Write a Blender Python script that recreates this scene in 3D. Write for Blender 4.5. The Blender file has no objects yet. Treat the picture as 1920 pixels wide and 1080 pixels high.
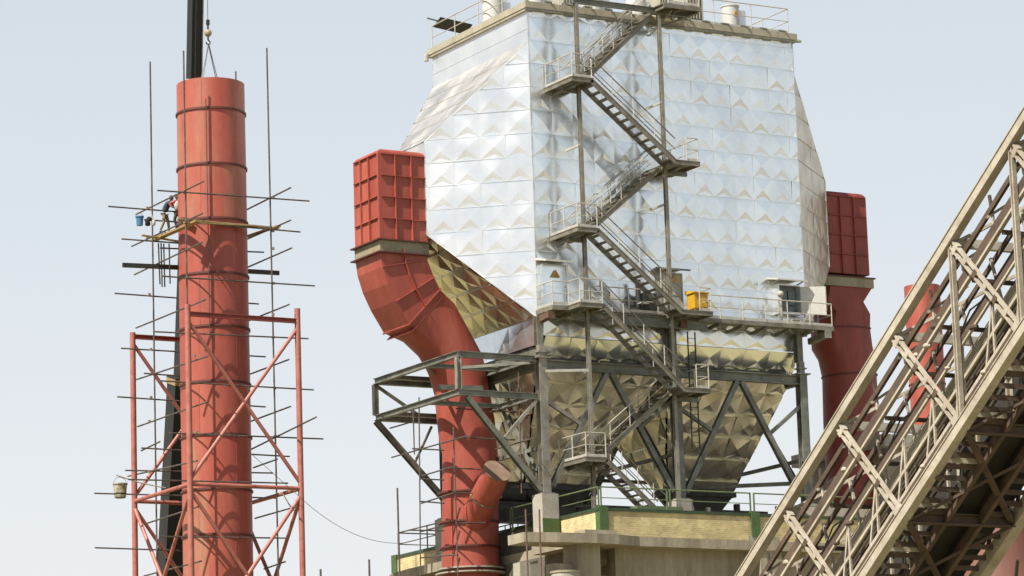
import bpy, bmesh, math, random
from mathutils import Vector, Matrix
random.seed(7)
R = math.radians
S = bpy.context.scene
COL = S.collection

# ------------------------------------------------------------------ camera
FPX = 6372.4                       # focal length in pixels of the 1920 wide picture
YAW, PITCH, ROLL = 0.524784696, 0.188279204, -0.032893919
CAM = Vector((-76.26, -129.5, 1.7))
_f = Vector((math.sin(YAW) * math.cos(PITCH), math.cos(YAW) * math.cos(PITCH), math.sin(PITCH)))
_r = Vector((math.cos(YAW), -math.sin(YAW), 0))
_u = _r.cross(_f)
RX = _r * math.cos(ROLL) + _u * math.sin(ROLL)
UX = _u * math.cos(ROLL) - _r * math.sin(ROLL)
cd = bpy.data.cameras.new('camera'); cam = bpy.data.objects.new('camera', cd); COL.objects.link(cam)
cd.sensor_width = 36; cd.lens = FPX / 1920 * 36; cd.clip_start = 1; cd.clip_end = 9000
cam.matrix_world = Matrix(((RX.x, UX.x, -_f.x, CAM.x), (RX.y, UX.y, -_f.y, CAM.y), (RX.z, UX.z, -_f.z, CAM.z), (0, 0, 0, 1)))
S.camera = cam

def P(x, y, X=None, Y=None, Z=None, D=None):
    """the point of the place seen at a pixel of the survey picture, on a known plane or at a known ground distance"""
    d = _f * FPX + RX * (x - 960) - UX * (y - 540)
    if X is not None: t = (X - CAM.x) / d.x
    elif Y is not None: t = (Y - CAM.y) / d.y
    elif Z is not None: t = (Z - CAM.z) / d.z
    else: t = D / math.hypot(d.x, d.y)
    return CAM + d * t

# ------------------------------------------------------------------ light
SUN_EL, SUN_AZ = 52, 254
w = bpy.data.worlds.new('World'); S.world = w; w.use_nodes = True
nt = w.node_tree; nt.nodes.clear()
sky = nt.nodes.new('ShaderNodeTexSky'); sky.sky_type = 'NISHITA'; sky.sun_disc = False
sky.sun_elevation = R(SUN_EL); sky.sun_rotation = R(SUN_AZ)
sky.altitude = 300; sky.air_density = 1.0; sky.dust_density = 4.0; sky.ozone_density = 1.0
bg = nt.nodes.new('ShaderNodeBackground'); bg.inputs[1].default_value = 0.05
out = nt.nodes.new('ShaderNodeOutputWorld')
nt.links.new(sky.outputs[0], bg.inputs[0])
# dusty air: the sky pales towards the horizon
gtc = nt.nodes.new('ShaderNodeTexCoord'); gsp = nt.nodes.new('ShaderNodeSeparateXYZ'); nt.links.new(gtc.outputs['Generated'], gsp.inputs[0])
grp = nt.nodes.new('ShaderNodeValToRGB'); nt.links.new(gsp.outputs[2], grp.inputs[0]); ge = grp.color_ramp
ge.elements[0].position = 0; ge.elements[0].color = (.86, .875, .87, 1); ge.elements[1].position = .5; ge.elements[1].color = (.50, .59, .70, 1)
for ps, cl_ in ((.105, (.83, .855, .875)), (.19, (.73, .785, .84)), (.28, (.65, .72, .79))): x = ge.elements.new(ps); x.color = (*cl_, 1)
bg2 = nt.nodes.new('ShaderNodeBackground'); nt.links.new(grp.outputs[0], bg2.inputs[0]); bg2.inputs[1].default_value = 0.58
gmr = nt.nodes.new('ShaderNodeMapRange'); gmr.interpolation_type = 'SMOOTHSTEP'; nt.links.new(gsp.outputs[2], gmr.inputs[0])
for i_, v_ in ((1, .34), (2, .60), (3, 0.), (4, 1.)): gmr.inputs[i_].default_value = v_
gmx = nt.nodes.new('ShaderNodeMixShader'); nt.links.new(gmr.outputs[0], gmx.inputs[0]); nt.links.new(bg2.outputs[0], gmx.inputs[1]); nt.links.new(bg.outputs[0], gmx.inputs[2])
nt.links.new(gmx.outputs[0], out.inputs[0])
sd = bpy.data.lights.new('sun', 'SUN'); sd.energy = 5.0; sd.angle = R(0.5); sd.color = (1, 0.93, 0.82)
sun = bpy.data.objects.new('sun', sd); COL.objects.link(sun)
sv = Vector((math.sin(R(SUN_AZ)) * math.cos(R(SUN_EL)), math.cos(R(SUN_AZ)) * math.cos(R(SUN_EL)), math.sin(R(SUN_EL))))
sun.rotation_euler = sv.to_track_quat('Z', 'Y').to_euler(); sun.location = sv * 300
S.view_settings.view_transform = 'Standard'; S.view_settings.look = 'None'
S.view_settings.exposure = 0.8; S.view_settings.gamma = 1

# ------------------------------------------------------------------ materials
def mat(name, c1, c2=None, rough=.6, metal=0., scale=1.5, bump=0., bscale=20., c3=None, streak=False, thr=(.35, .65), spec=.5, grime=.16):
    m = bpy.data.materials.new(name); m.use_nodes = True
    t = m.node_tree; b = t.nodes['Principled BSDF']
    b.inputs['Roughness'].default_value = rough; b.inputs['Metallic'].default_value = metal
    b.inputs['Specular IOR Level'].default_value = spec
    tc = t.nodes.new('ShaderNodeTexCoord')
    mp = t.nodes.new('ShaderNodeMapping'); t.links.new(tc.outputs['Object'], mp.inputs[0])
    if streak: mp.inputs['Scale'].default_value = (1, 1, .18)
    n = t.nodes.new('ShaderNodeTexNoise'); n.inputs['Scale'].default_value = scale; n.inputs['Detail'].default_value = 6
    n.inputs['Roughness'].default_value = .62
    t.links.new(mp.outputs[0], n.inputs['Vector'])
    if metal < .3: K = .62; c1 = tuple(v * K for v in c1); c2 = tuple(v * K for v in (c2 or tuple(v * .75 for v in c1))) if c2 else None; c3 = tuple(v * K for v in c3) if c3 else None
    cr = t.nodes.new('ShaderNodeValToRGB'); e = cr.color_ramp
    c2 = c2 or tuple(v * .75 for v in c1)
    e.elements[0].position = thr[0]; e.elements[0].color = (*c2, 1); e.elements[1].position = thr[1]; e.elements[1].color = (*c1, 1)
    if c3:
        x = e.elements.new(min(.98, thr[1] + .13)); x.color = (*c3, 1)
    t.links.new(n.outputs[0], cr.inputs[0])
    if metal > .5: grime = .03
    # grime: fine blotches and runs over the paint
    m2 = t.nodes.new('ShaderNodeMapping'); t.links.new(tc.outputs['Object'], m2.inputs[0]); m2.inputs['Scale'].default_value = (1, 1, .3 if streak else .8)
    nf = t.nodes.new('ShaderNodeTexNoise'); nf.inputs['Scale'].default_value = max(4., scale * 5); nf.inputs['Detail'].default_value = 8; nf.inputs['Roughness'].default_value = .7
    t.links.new(m2.outputs[0], nf.inputs['Vector'])
    mr = t.nodes.new('ShaderNodeMapRange'); mr.inputs[1].default_value = .3; mr.inputs[2].default_value = .7; mr.inputs[3].default_value = 1 - grime; mr.inputs[4].default_value = 1 + grime * .6
    t.links.new(nf.outputs[0], mr.inputs[0])
    mx = t.nodes.new('ShaderNodeVectorMath'); mx.operation = 'SCALE'; t.links.new(cr.outputs[0], mx.inputs[0]); t.links.new(mr.outputs[0], mx.inputs['Scale'])
    t.links.new(mx.outputs[0], b.inputs['Base Color'])
    if metal > .5:
        m3 = t.nodes.new('ShaderNodeMapRange'); m3.inputs[1].default_value = .35; m3.inputs[2].default_value = .65; m3.inputs[3].default_value = rough * .85; m3.inputs[4].default_value = rough * 1.25
        n3 = t.nodes.new('ShaderNodeTexNoise'); n3.inputs['Scale'].default_value = .8; n3.inputs['Detail'].default_value = 1; t.links.new(tc.outputs['Object'], n3.inputs['Vector']); t.links.new(n3.outputs[0], m3.inputs[0]); n.inputs['Detail'].default_value = 2; nf.inputs['Detail'].default_value = 2; nf.inputs['Scale'].default_value = 2; t.links.new(m3.outputs[0], b.inputs['Roughness'])
    if bump:
        n2 = t.nodes.new('ShaderNodeTexNoise'); n2.inputs['Scale'].default_value = bscale; n2.inputs['Detail'].default_value = 1.5 if metal > .5 else 4
        t.links.new(tc.outputs['Object'], n2.inputs['Vector'])
        bp = t.nodes.new('ShaderNodeBump'); bp.inputs['Strength'].default_value = bump; bp.inputs['Distance'].default_value = .05
        t.links.new(n2.outputs[0], bp.inputs['Height']); t.links.new(bp.outputs[0], b.inputs['Normal'])
    return m

M = {}
M['alu'] = mat('aluminium_cladding', (.83, .87, .88), (.75, .79, .80), rough=.22, metal=.9, scale=.5, bump=.07, bscale=1.1)
M['alu_dusty'] = mat('dusty_aluminium', (.70, .69, .66), (.58, .57, .54), rough=.4, metal=.75, scale=.6, bump=.08, bscale=1.5)
M['alu_tan'] = mat('shade_tan_aluminium', (.66, .60, .50), (.55, .49, .39), rough=.34, metal=.65, scale=.7, bump=.1, bscale=1.5)  # right hood: shade and reflected ground put into a tan metal colour
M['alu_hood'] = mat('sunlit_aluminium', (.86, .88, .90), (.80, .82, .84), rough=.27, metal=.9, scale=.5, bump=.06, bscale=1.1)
M['alu_hopper'] = mat('hopper_aluminium', (.80, .78, .66), (.68, .65, .52), rough=.25, metal=.92, scale=.6, bump=.12, bscale=1.3)
M['conc_dark'] = mat('shade_dark_concrete', (.20, .185, .15), (.14, .13, .10), rough=.9, scale=1.2)  # shade cast by the duct, put into a darker concrete colour
M['alu_flat'] = mat('aluminium_flat', (.74, .76, .77), (.66, .68, .70), rough=.38, metal=.75, scale=.6, bump=.05, bscale=1.5)
M['alu_edge'] = mat('aluminium_trim', (.80, .80, .78), rough=.35, metal=.8)
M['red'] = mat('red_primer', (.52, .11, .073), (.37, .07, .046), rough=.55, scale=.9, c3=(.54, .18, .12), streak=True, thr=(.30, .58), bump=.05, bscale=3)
M['chim_red'] = mat('deep_red_primer', (.50, .11, .072), (.36, .07, .048), rough=.5, scale=.6, c3=(.50, .20, .13), thr=(.32, .66), streak=True, bump=.04, bscale=2)
M['chim_faded'] = mat('sun_faded_primer', (.52, .14, .088), (.50, .095, .062), rough=.5, scale=.35, c3=(.48, .27, .17), thr=(.40, .52), streak=True, bump=.04, bscale=2)
M['red_chim'] = mat('faded_red_primer', (.53, .125, .08), (.38, .075, .05), rough=.5, scale=.55, c3=(.50, .22, .14), thr=(.30, .52), streak=True, bump=.04, bscale=2)
M['red_dark'] = mat('dark_red_primer', (.42, .085, .062), (.30, .06, .045), rough=.6, scale=1.0, streak=True)  # darker red for the right duct and the tower's top beams
M['red_steel'] = mat('pink_red_steel', (.54, .20, .155), (.42, .12, .09), rough=.55, scale=2.5, thr=(.3, .6))
M['cap_tan'] = mat('dusty_cap', (.34, .24, .17), (.25, .16, .11), rough=.8, scale=2)
M['ring'] = mat('dark_red_ring', (.16, .04, .03), rough=.6)
M['beige'] = mat('beige_steel', (.56, .52, .40), (.44, .40, .29), rough=.6, scale=2, streak=True)
M['beige_flange'] = mat('beige_flange_paint', (.42, .37, .25), (.28, .24, .16), rough=.6, scale=2)
M['steel'] = mat('grey_green_steel', (.30, .31, .26), (.16, .165, .135), rough=.5, scale=1.6, metal=.15, thr=(.35, .62))
M['steel_light'] = mat('light_grey_steel', (.44, .42, .36), (.27, .25, .20), rough=.5, scale=2.2, metal=.2, c3=(.36, .30, .22))
M['rail'] = mat('galvanised_rail', (.50, .49, .44), (.38, .36, .31), rough=.45, metal=.3, scale=4)
M['stair'] = mat('stair_steel', (.34, .32, .26), (.20, .18, .13), rough=.5, metal=.2, scale=2)
M['dark'] = mat('dark_steel', (.045, .045, .04), (.025, .025, .022), rough=.5, metal=.3, scale=2)
M['crane'] = mat('dark_boom_paint', (.022, .024, .022), (.014, .015, .014), rough=.7, scale=1.2, streak=True)
M['tube'] = mat('scaffold_tube', (.13, .12, .11), (.07, .055, .045), rough=.5, metal=.35, scale=3, c3=(.20, .12, .08))
M['rod'] = mat('rusty_rod', (.22, .12, .09), (.12, .06, .04), rough=.7, scale=4)
M['clamp'] = mat('couplers', (.42, .38, .30), rough=.6)
M['wood'] = mat('planks', (.50, .36, .17), (.38, .25, .10), rough=.7, scale=3, thr=(.3, .6))
M['conc'] = mat('concrete', (.52, .465, .35), (.32, .28, .20), rough=.85, scale=1.1, bump=.25, bscale=5, c3=(.54, .50, .41), streak=True)
M['conc_light'] = mat('pale_concrete', (.55, .53, .46), (.45, .42, .34), rough=.85, scale=1.6, bump=.1, bscale=8)
M['green'] = mat('green_paint', (.10, .19, .055), (.07, .13, .035), rough=.5, scale=2)
M['green_dark'] = mat('green_coping', (.05, .095, .035), (.035, .06, .025), rough=.5, scale=2)
M['green_rail'] = mat('pale_green_rail', (.20, .27, .12), (.14, .19, .08), rough=.5, scale=3)
M['white'] = mat('white_paint', (.80, .80, .77), (.70, .70, .66), rough=.5, scale=3)
M['cream'] = mat('cream_paint', (.62, .60, .50), (.50, .48, .38), rough=.5, scale=3)
M['yellow'] = mat('yellow_paint', (.80, .47, .03), (.68, .37, .02), rough=.45, scale=2)
M['orange'] = mat('orange_paint', (.62, .17, .02), (.45, .11, .02), rough=.5, scale=2)
M['sign_orange'] = mat('orange_sign', (.80, .33, .04), rough=.5)
M['sign_yellow'] = mat('yellow_sign', (.85, .55, .08), rough=.5)
M['black'] = mat('black_mark', (.02, .02, .02), rough=.6)
M['screen'] = mat('cabinet_inside', (.20, .26, .27), (.13, .17, .18), rough=.4, scale=3)
M['gantry'] = mat('dusty_gantry_paint', (.62, .565, .46), (.42, .36, .28), rough=.75, scale=2.2, thr=(.3, .6), bump=.2, bscale=9)
M['gantry_pale'] = mat('sun_pale_dusty_steel', (.95, .90, .78), (.70, .64, .52), rough=.9, scale=3)  # dusty steel lightened further: sunlight put into the cross beams' colour
M['gantry_rust'] = mat('rusty_gantry_paint', (.15, .10, .07), (.08, .052, .036), rough=.8, scale=2, c3=(.32, .24, .16))
M['belt'] = mat('conveyor_belt', (.045, .04, .035), (.03, .027, .022), rough=.8, scale=2)
M['blue'] = mat('blue_plastic', (.08, .28, .55), rough=.4)
M['bucket'] = mat('cement_splashed', (.55, .50, .38), (.25, .22, .13), rough=.8, scale=6, thr=(.42, .55))
M['cloth_white'] = mat('white_cloth', (.8, .79, .76), rough=.9)
M['cloth_dark'] = mat('dark_cloth', (.03, .03, .03), rough=.9)
M['skin'] = mat('skin', (.30, .16, .10), rough=.6)
M['hair'] = mat('hair', (.02, .018, .017), rough=.7)
M['shirt_blue'] = mat('slate_shirt', (.085, .11, .16), (.06, .08, .115), rough=.9, scale=5)
M['khaki'] = mat('khaki_trousers', (.36, .30, .19), (.27, .22, .13), rough=.9, scale=5)
M['shirt_red'] = mat('red_shirt', (.55, .05, .04), rough=.9)
M['shoe'] = mat('shoes', (.04, .035, .03), rough=.7)
M['ball'] = mat('hook_ball', (.50, .44, .32), (.35, .28, .18), rough=.6, scale=4)
M['rope'] = mat('wire_rope', (.16, .15, .14), rough=.6)
M['sling'] = mat('grey_sling', (.42, .43, .45), rough=.8)
M['tan_tank'] = mat('dusty_red_tank', (.22, .085, .055), (.15, .055, .038), rough=.7, scale=.8, streak=True)

def brick_mat():
    m = bpy.data.materials.new('yellow_brick'); m.use_nodes = True; t = m.node_tree; b = t.nodes['Principled BSDF']
    tc = t.nodes.new('ShaderNodeTexCoord'); sp = t.nodes.new('ShaderNodeSeparateXYZ'); ad = t.nodes.new('ShaderNodeMath'); cb = t.nodes.new('ShaderNodeCombineXYZ')
    t.links.new(tc.outputs['Object'], sp.inputs[0]); t.links.new(sp.outputs[0], ad.inputs[0]); t.links.new(sp.outputs[1], ad.inputs[1])
    t.links.new(ad.outputs[0], cb.inputs[0]); t.links.new(sp.outputs[2], cb.inputs[1])
    br = t.nodes.new('ShaderNodeTexBrick'); t.links.new(cb.outputs[0], br.inputs['Vector'])
    br.inputs['Color1'].default_value = (.57, .46, .20, 1); br.inputs['Color2'].default_value = (.43, .33, .14, 1); br.inputs['Mortar'].default_value = (.56, .51, .36, 1)
    br.inputs['Scale'].default_value = 1; br.inputs['Brick Width'].default_value = .24; br.inputs['Row Height'].default_value = .085; br.inputs['Mortar Size'].default_value = .012
    nz = t.nodes.new('ShaderNodeTexNoise'); nz.inputs['Scale'].default_value = 1.6; nz.inputs['Detail'].default_value = 7; t.links.new(tc.outputs['Object'], nz.inputs['Vector'])
    mr = t.nodes.new('ShaderNodeMapRange'); mr.inputs[1].default_value = .35; mr.inputs[2].default_value = .65; mr.inputs[3].default_value = .68; mr.inputs[4].default_value = 1.02; t.links.new(nz.outputs[0], mr.inputs[0])
    mx = t.nodes.new('ShaderNodeVectorMath'); mx.operation = 'SCALE'; t.links.new(br.outputs[0], mx.inputs[0]); t.links.new(mr.outputs[0], mx.inputs['Scale'])
    t.links.new(mx.outputs[0], b.inputs['Base Color']); b.inputs['Roughness'].default_value = .85
    return m
M['brick'] = brick_mat()

# ------------------------------------------------------------------ mesh helpers
class MB:
    def __init__(s): s.v = []; s.f = []; s.s = []
    def add(s, vs, fs, smooth=False):
        o = len(s.v); s.v += [Vector(v) for v in vs]; s.f += [tuple(i + o for i in f) for f in fs]; s.s += [smooth] * len(fs); return s
    def box(s, a, b):
        x0, y0, z0 = (min(a[i], b[i]) for i in range(3)); x1, y1, z1 = (max(a[i], b[i]) for i in range(3))
        return s.add([(x0, y0, z0), (x1, y0, z0), (x1, y1, z0), (x0, y1, z0), (x0, y0, z1), (x1, y0, z1), (x1, y1, z1), (x0, y1, z1)],
                     [(0, 3, 2, 1), (4, 5, 6, 7), (0, 1, 5, 4), (1, 2, 6, 5), (2, 3, 7, 6), (3, 0, 4, 7)])
    def frame(s, p, q, up):
        d = (q - p).normalized(); u = Vector(up)
        if abs(d.dot(u)) > .97: u = Vector((0, 1, 0)) if abs(d.y) < .9 else Vector((1, 0, 0))
        sd_ = d.cross(u).normalized(); u = sd_.cross(d).normalized(); return d, sd_, u
    def bar(s, p, q, wd, h=None, up=(0, 0, 1), off=(0, 0)):
        p, q = Vector(p), Vector(q); h = h or wd; d, sx, u = s.frame(p, q, up)
        c = sx * off[0] + u * off[1]; vs = []
        for e in (p, q):
            for a, b in ((-1, -1), (1, -1), (1, 1), (-1, 1)): vs.append(e + c + sx * (a * wd / 2) + u * (b * h / 2))
        return s.add(vs, [(0, 3, 2, 1), (4, 5, 6, 7), (0, 1, 5, 4), (1, 2, 6, 5), (2, 3, 7, 6), (3, 0, 4, 7)])
    def ibeam(s, p, q, h, b, up=(0, 0, 1), tf=.03, tw=.02):
        s.bar(p, q, b, tf, up, (0, h / 2 - tf / 2)); s.bar(p, q, b, tf, up, (0, -h / 2 + tf / 2)); return s.bar(p, q, tw, h - 2 * tf, up)
    def tube(s, p, q, r, r2=None, n=8, cap=True):
        p, q = Vector(p), Vector(q); r2 = r if r2 is None else r2; d, sx, u = s.frame(p, q, (0, 0, 1)); vs = []
        for e, rr in ((p, r), (q, r2)):
            for i in range(n): a = 2 * math.pi * i / n; vs.append(e + sx * math.cos(a) * rr + u * math.sin(a) * rr)
        s.add(vs, [(i, (i + 1) % n, n + (i + 1) % n, n + i) for i in range(n)], True)
        if cap: s.add(vs[:n], [tuple(range(n))[::-1]]); s.add(vs[n:], [tuple(range(n))])
        return s
    def path(s, pts, r, n=6):
        for a, b in zip(pts, pts[1:]): s.tube(a, b, r, n=n)
        return s
    def loft(s, rings, cap0=True, cap1=True, smooth=True):
        n = len(rings[0]); vs = [p for rg in rings for p in rg]; fs = []
        for k in range(len(rings) - 1):
            for i in range(n): fs.append((k * n + i, k * n + (i + 1) % n, (k + 1) * n + (i + 1) % n, (k + 1) * n + i))
        s.add(vs, fs, smooth)
        if cap0: s.add(rings[0], [tuple(range(n))[::-1]])
        if cap1: s.add(rings[-1], [tuple(range(n))])
        return s
    def cyl(s, x, y, z0, z1, r, n=40, r2=None, cap=True):
        r2 = r if r2 is None else r2
        rg = lambda z, rr: [Vector((x + rr * math.cos(2 * math.pi * i / n), y + rr * math.sin(2 * math.pi * i / n), z)) for i in range(n)]
        return s.loft([rg(z0, r), rg(z1, r2)], cap, cap)
    def ball(s, c, r, sz=(1, 1, 1), n=12, m=8):
        c = Vector(c); rings = []
        for k in range(1, m): 
            a = math.pi * k / m; rings.append([c + Vector((math.sin(a) * math.cos(2 * math.pi * i / n) * r * sz[0], math.sin(a) * math.sin(2 * math.pi * i / n) * r * sz[1], -math.cos(a) * r * sz[2])) for i in range(n)])
        return s.loft(rings)
    def quad(s, a, b, c, d): return s.add([a, b, c, d], [(0, 1, 2, 3)])

BASE = {}
def wpos(o): return BASE.get(o, Vector((0, 0, 0))) if o else Vector((0, 0, 0))
def obj(name, mb, m, parent=None, base=None, kind=None, label=None):
    b = Vector(base) if base is not None else wpos(parent)
    me = bpy.data.meshes.new(name); me.from_pydata([tuple(v - b) for v in mb.v], [], mb.f)
    me.polygons.foreach_set('use_smooth', mb.s); me.materials.append(M[m] if isinstance(m, str) else m); me.update()
    bm = bmesh.new(); bm.from_mesh(me); bmesh.ops.remove_doubles(bm, verts=bm.verts, dist=1e-4) if any(mb.s) else None
    bmesh.ops.recalc_face_normals(bm, faces=bm.faces); bm.to_mesh(me); bm.free()
    if any(mb.s): me.set_sharp_from_angle(angle=R(35))
    o = bpy.data.objects.new(name, me); COL.objects.link(o)
    BASE[o] = b
    if parent: o.parent = parent; o.location = b - wpos(parent)
    else: o.location = b
    if kind: o['kind'] = kind
    if label: o['label'] = label
    return o
def tag(o, label, cat, group=None):
    o['label'] = label; o['category'] = cat
    if group: o['group'] = group
    return o
def thing(name, label, cat, loc=(0, 0, 0), group=None):
    o = bpy.data.objects.new(name, None); COL.objects.link(o); o.location = loc; BASE[o] = Vector(loc); o.empty_display_size = .3
    return tag(o, label, cat, group)
def copy_tree(o, delta, parent=None, group=None, label=None):
    c = o.copy(); COL.objects.link(c); c.parent = parent
    if parent is None: c.location = o.location + Vector(delta); BASE[c] = wpos(o) + Vector(delta)
    if label: c['label'] = label
    for ch in o.children: copy_tree(ch, delta, c)
    return c
V = Vector

# creased sheet metal: square sheets, each with a raised centre, clipped to a flat convex outline
def clip(poly, edges):
    for (px_, py_, nx, ny) in edges:
        res = []
        for i in range(len(poly)):
            a, b = poly[i], poly[(i + 1) % len(poly)]
            da = (a[0] - px_) * nx + (a[1] - py_) * ny; db = (b[0] - px_) * nx + (b[1] - py_) * ny
            if da >= 0: res.append(a)
            if (da >= 0) != (db >= 0):
                t = da / (da - db); res.append(tuple(a[k] + (b[k] - a[k]) * t for k in range(3)))
        poly = res
        if len(poly) < 3: return []
    return poly
def quilt(mb, corners, udir, cell=(1.09, 1.09), amp=(.035, .07), lip=.02, lift=.75, outward=None, origin=None):
    o = V(origin or corners[0]); cs = [V(c) for c in corners]
    nrm = (cs[1] - cs[0]).cross(cs[2] - cs[0]).normalized()
    if outward is not None and nrm.dot(V(outward)) < 0: nrm = -nrm
    u = V(udir); u = (u - nrm * u.dot(nrm)).normalized(); v = nrm.cross(u)
    if v.z < -1e-4 or (abs(v.z) < 1e-4 and v.y < 0): v = -v
    uv = [((c - o).dot(u), (c - o).dot(v)) for c in cs]
    ar = sum(uv[i][0] * uv[(i + 1) % len(uv)][1] - uv[(i + 1) % len(uv)][0] * uv[i][1] for i in range(len(uv)))
    if ar < 0: uv = uv[::-1]
    edges = []
    for i in range(len(uv)):
        a, b = uv[i], uv[(i + 1) % len(uv)]; edges.append((a[0], a[1], -(b[1] - a[1]), b[0] - a[0]))
    u0, u1 = min(p[0] for p in uv), max(p[0] for p in uv); v0, v1 = min(p[1] for p in uv), max(p[1] for p in uv)
    cu, cv = cell; hh = {}; rnd = lambda i, j: hh.setdefault((i, j), random.uniform(0, .022))
    for i in range(int(math.floor(u0 / cu)), int(math.ceil(u1 / cu))):
        for j in range(int(math.floor(v0 / cv)), int(math.ceil(v1 / cv))):
            a, b, c_, d = i * cu, (i + 1) * cu, j * cv, (j + 1) * cv
            h = random.uniform(*amp); jx, jy = random.uniform(-.06, .06) * cu, random.uniform(-.06, .06) * cv
            lb = lip; e = [rnd(i, j) * .6, rnd(i + 1, j) * .6, rnd(i + 1, j + 1) * .6, rnd(i, j + 1) * .6]; h += sum(e) / 4
            tp = h * lift; q = [(a, c_, e[0]), (b, c_, e[1]), (b, d, tp + e[2]), (a, d, tp + e[3])]; m_ = ((a + b) / 2 + jx, (c_ + d) / 2 + jy, h)
            if q[2][2] < 0: pass
            if j * cv > v0 + .05:
                pl = clip([(a, c_ - .004, amp[1] * lift + .02), (b, c_ - .004, amp[1] * lift + .02), (b, c_ + .014, -.01), (a, c_ + .014, -.01)], edges)
                if pl: mb.add([o + u * p[0] + v * p[1] + nrm * p[2] for p in pl], [tuple(range(len(pl)))])
            nn_ = ((a + b) / 2 + jx, c_ + .20 * cv, h * .18)
            for tri in ((q[0], q[1], nn_), (q[0], nn_, m_), (nn_, q[1], m_), (q[1], q[2], m_), (q[2], q[3], m_), (q[3], q[0], m_)):
                pl = clip(list(tri), edges)
                if pl: mb.add([o + u * p[0] + v * p[1] + nrm * p[2] for p in pl], [tuple(range(len(pl)))])
            pl = clip([(a, c_, -.01), (b, c_, -.01), (b, c_ + 1e-5, .055), (a, c_ + 1e-5, .055)], edges) if False else []
            if pl: mb.add([o + u * p[0] + v * p[1] + nrm * p[2] for p in pl], [tuple(range(len(pl)))])
    return mb

# railing along a line of points (walking level); handrail with mid rail, toe board and posts below it
def railing(parent, pts, h=1.1, step=1.5, mt='rail', r=.028, toe=True, name='railing', posts=True):
    pts = [V(p) for p in pts]; up = V((0, 0, 1))
    rr = obj(name, MB().path([p + up * h for p in pts], r), mt, parent)
    obj('mid_rail', MB().path([p + up * h * .5 for p in pts], r * .75), mt, rr)
    if toe:
        t = MB(); [t.bar(a + up * .09, b + up * .09, .012, .12) for a, b in zip(pts, pts[1:])]; obj('toe_board', t, mt, rr)
    if posts:
        done = []
        for a, b in zip(pts, pts[1:]):
            n = max(1, round((b - a).length / step))
            for k in range(n + 1):
                p = a + (b - a) * k / n
                if all((p - q).length > .15 for q in done):
                    done.append(p); obj('post', MB().tube(p - up * .05, p + up * h, r * 1.05, n=6), mt, rr)
    return rr

# ------------------------------------------------------------------ ground
def ground_mat():
    m = bpy.data.materials.new('dusty_ground'); m.use_nodes = True; t = m.node_tree; b = t.nodes['Principled BSDF']
    tc = t.nodes.new('ShaderNodeTexCoord')
    n = t.nodes.new('ShaderNodeTexNoise'); n.inputs['Scale'].default_value = .045; n.inputs['Detail'].default_value = 5
    t.links.new(tc.outputs['Object'], n.inputs['Vector']); cr = t.nodes.new('ShaderNodeValToRGB'); e = cr.color_ramp
    e.elements[0].position = .38; e.elements[0].color = (.06, .06, .022, 1); e.elements[1].position = .52; e.elements[1].color = (.27, .23, .105, 1)
    x = e.elements.new(.70); x.color = (.36, .305, .145, 1)
    t.links.new(n.outputs[0], cr.inputs[0])
    # ground greys with distance: haze painted into its colour
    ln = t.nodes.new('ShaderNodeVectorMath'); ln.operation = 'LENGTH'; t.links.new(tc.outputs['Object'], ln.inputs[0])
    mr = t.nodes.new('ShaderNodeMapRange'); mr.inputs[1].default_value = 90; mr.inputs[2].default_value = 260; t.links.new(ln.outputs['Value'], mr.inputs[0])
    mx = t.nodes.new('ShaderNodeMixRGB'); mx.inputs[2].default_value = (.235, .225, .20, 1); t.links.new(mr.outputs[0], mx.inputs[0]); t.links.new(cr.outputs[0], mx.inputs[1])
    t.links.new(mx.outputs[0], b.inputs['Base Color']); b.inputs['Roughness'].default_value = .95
    return m
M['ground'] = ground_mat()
g = MB(); N = 24
for i in range(N + 1):
    for j in range(N + 1): g.v.append(V((-4000 + 8000 * i / N, -4000 + 8000 * j / N, 0)))
g.f = [(i * (N + 1) + j, (i + 1) * (N + 1) + j, (i + 1) * (N + 1) + j + 1, i * (N + 1) + j + 1) for i in range(N) for j in range(N)]; g.s = [False] * len(g.f)
obj('ground', g, 'ground', kind='structure')

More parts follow.
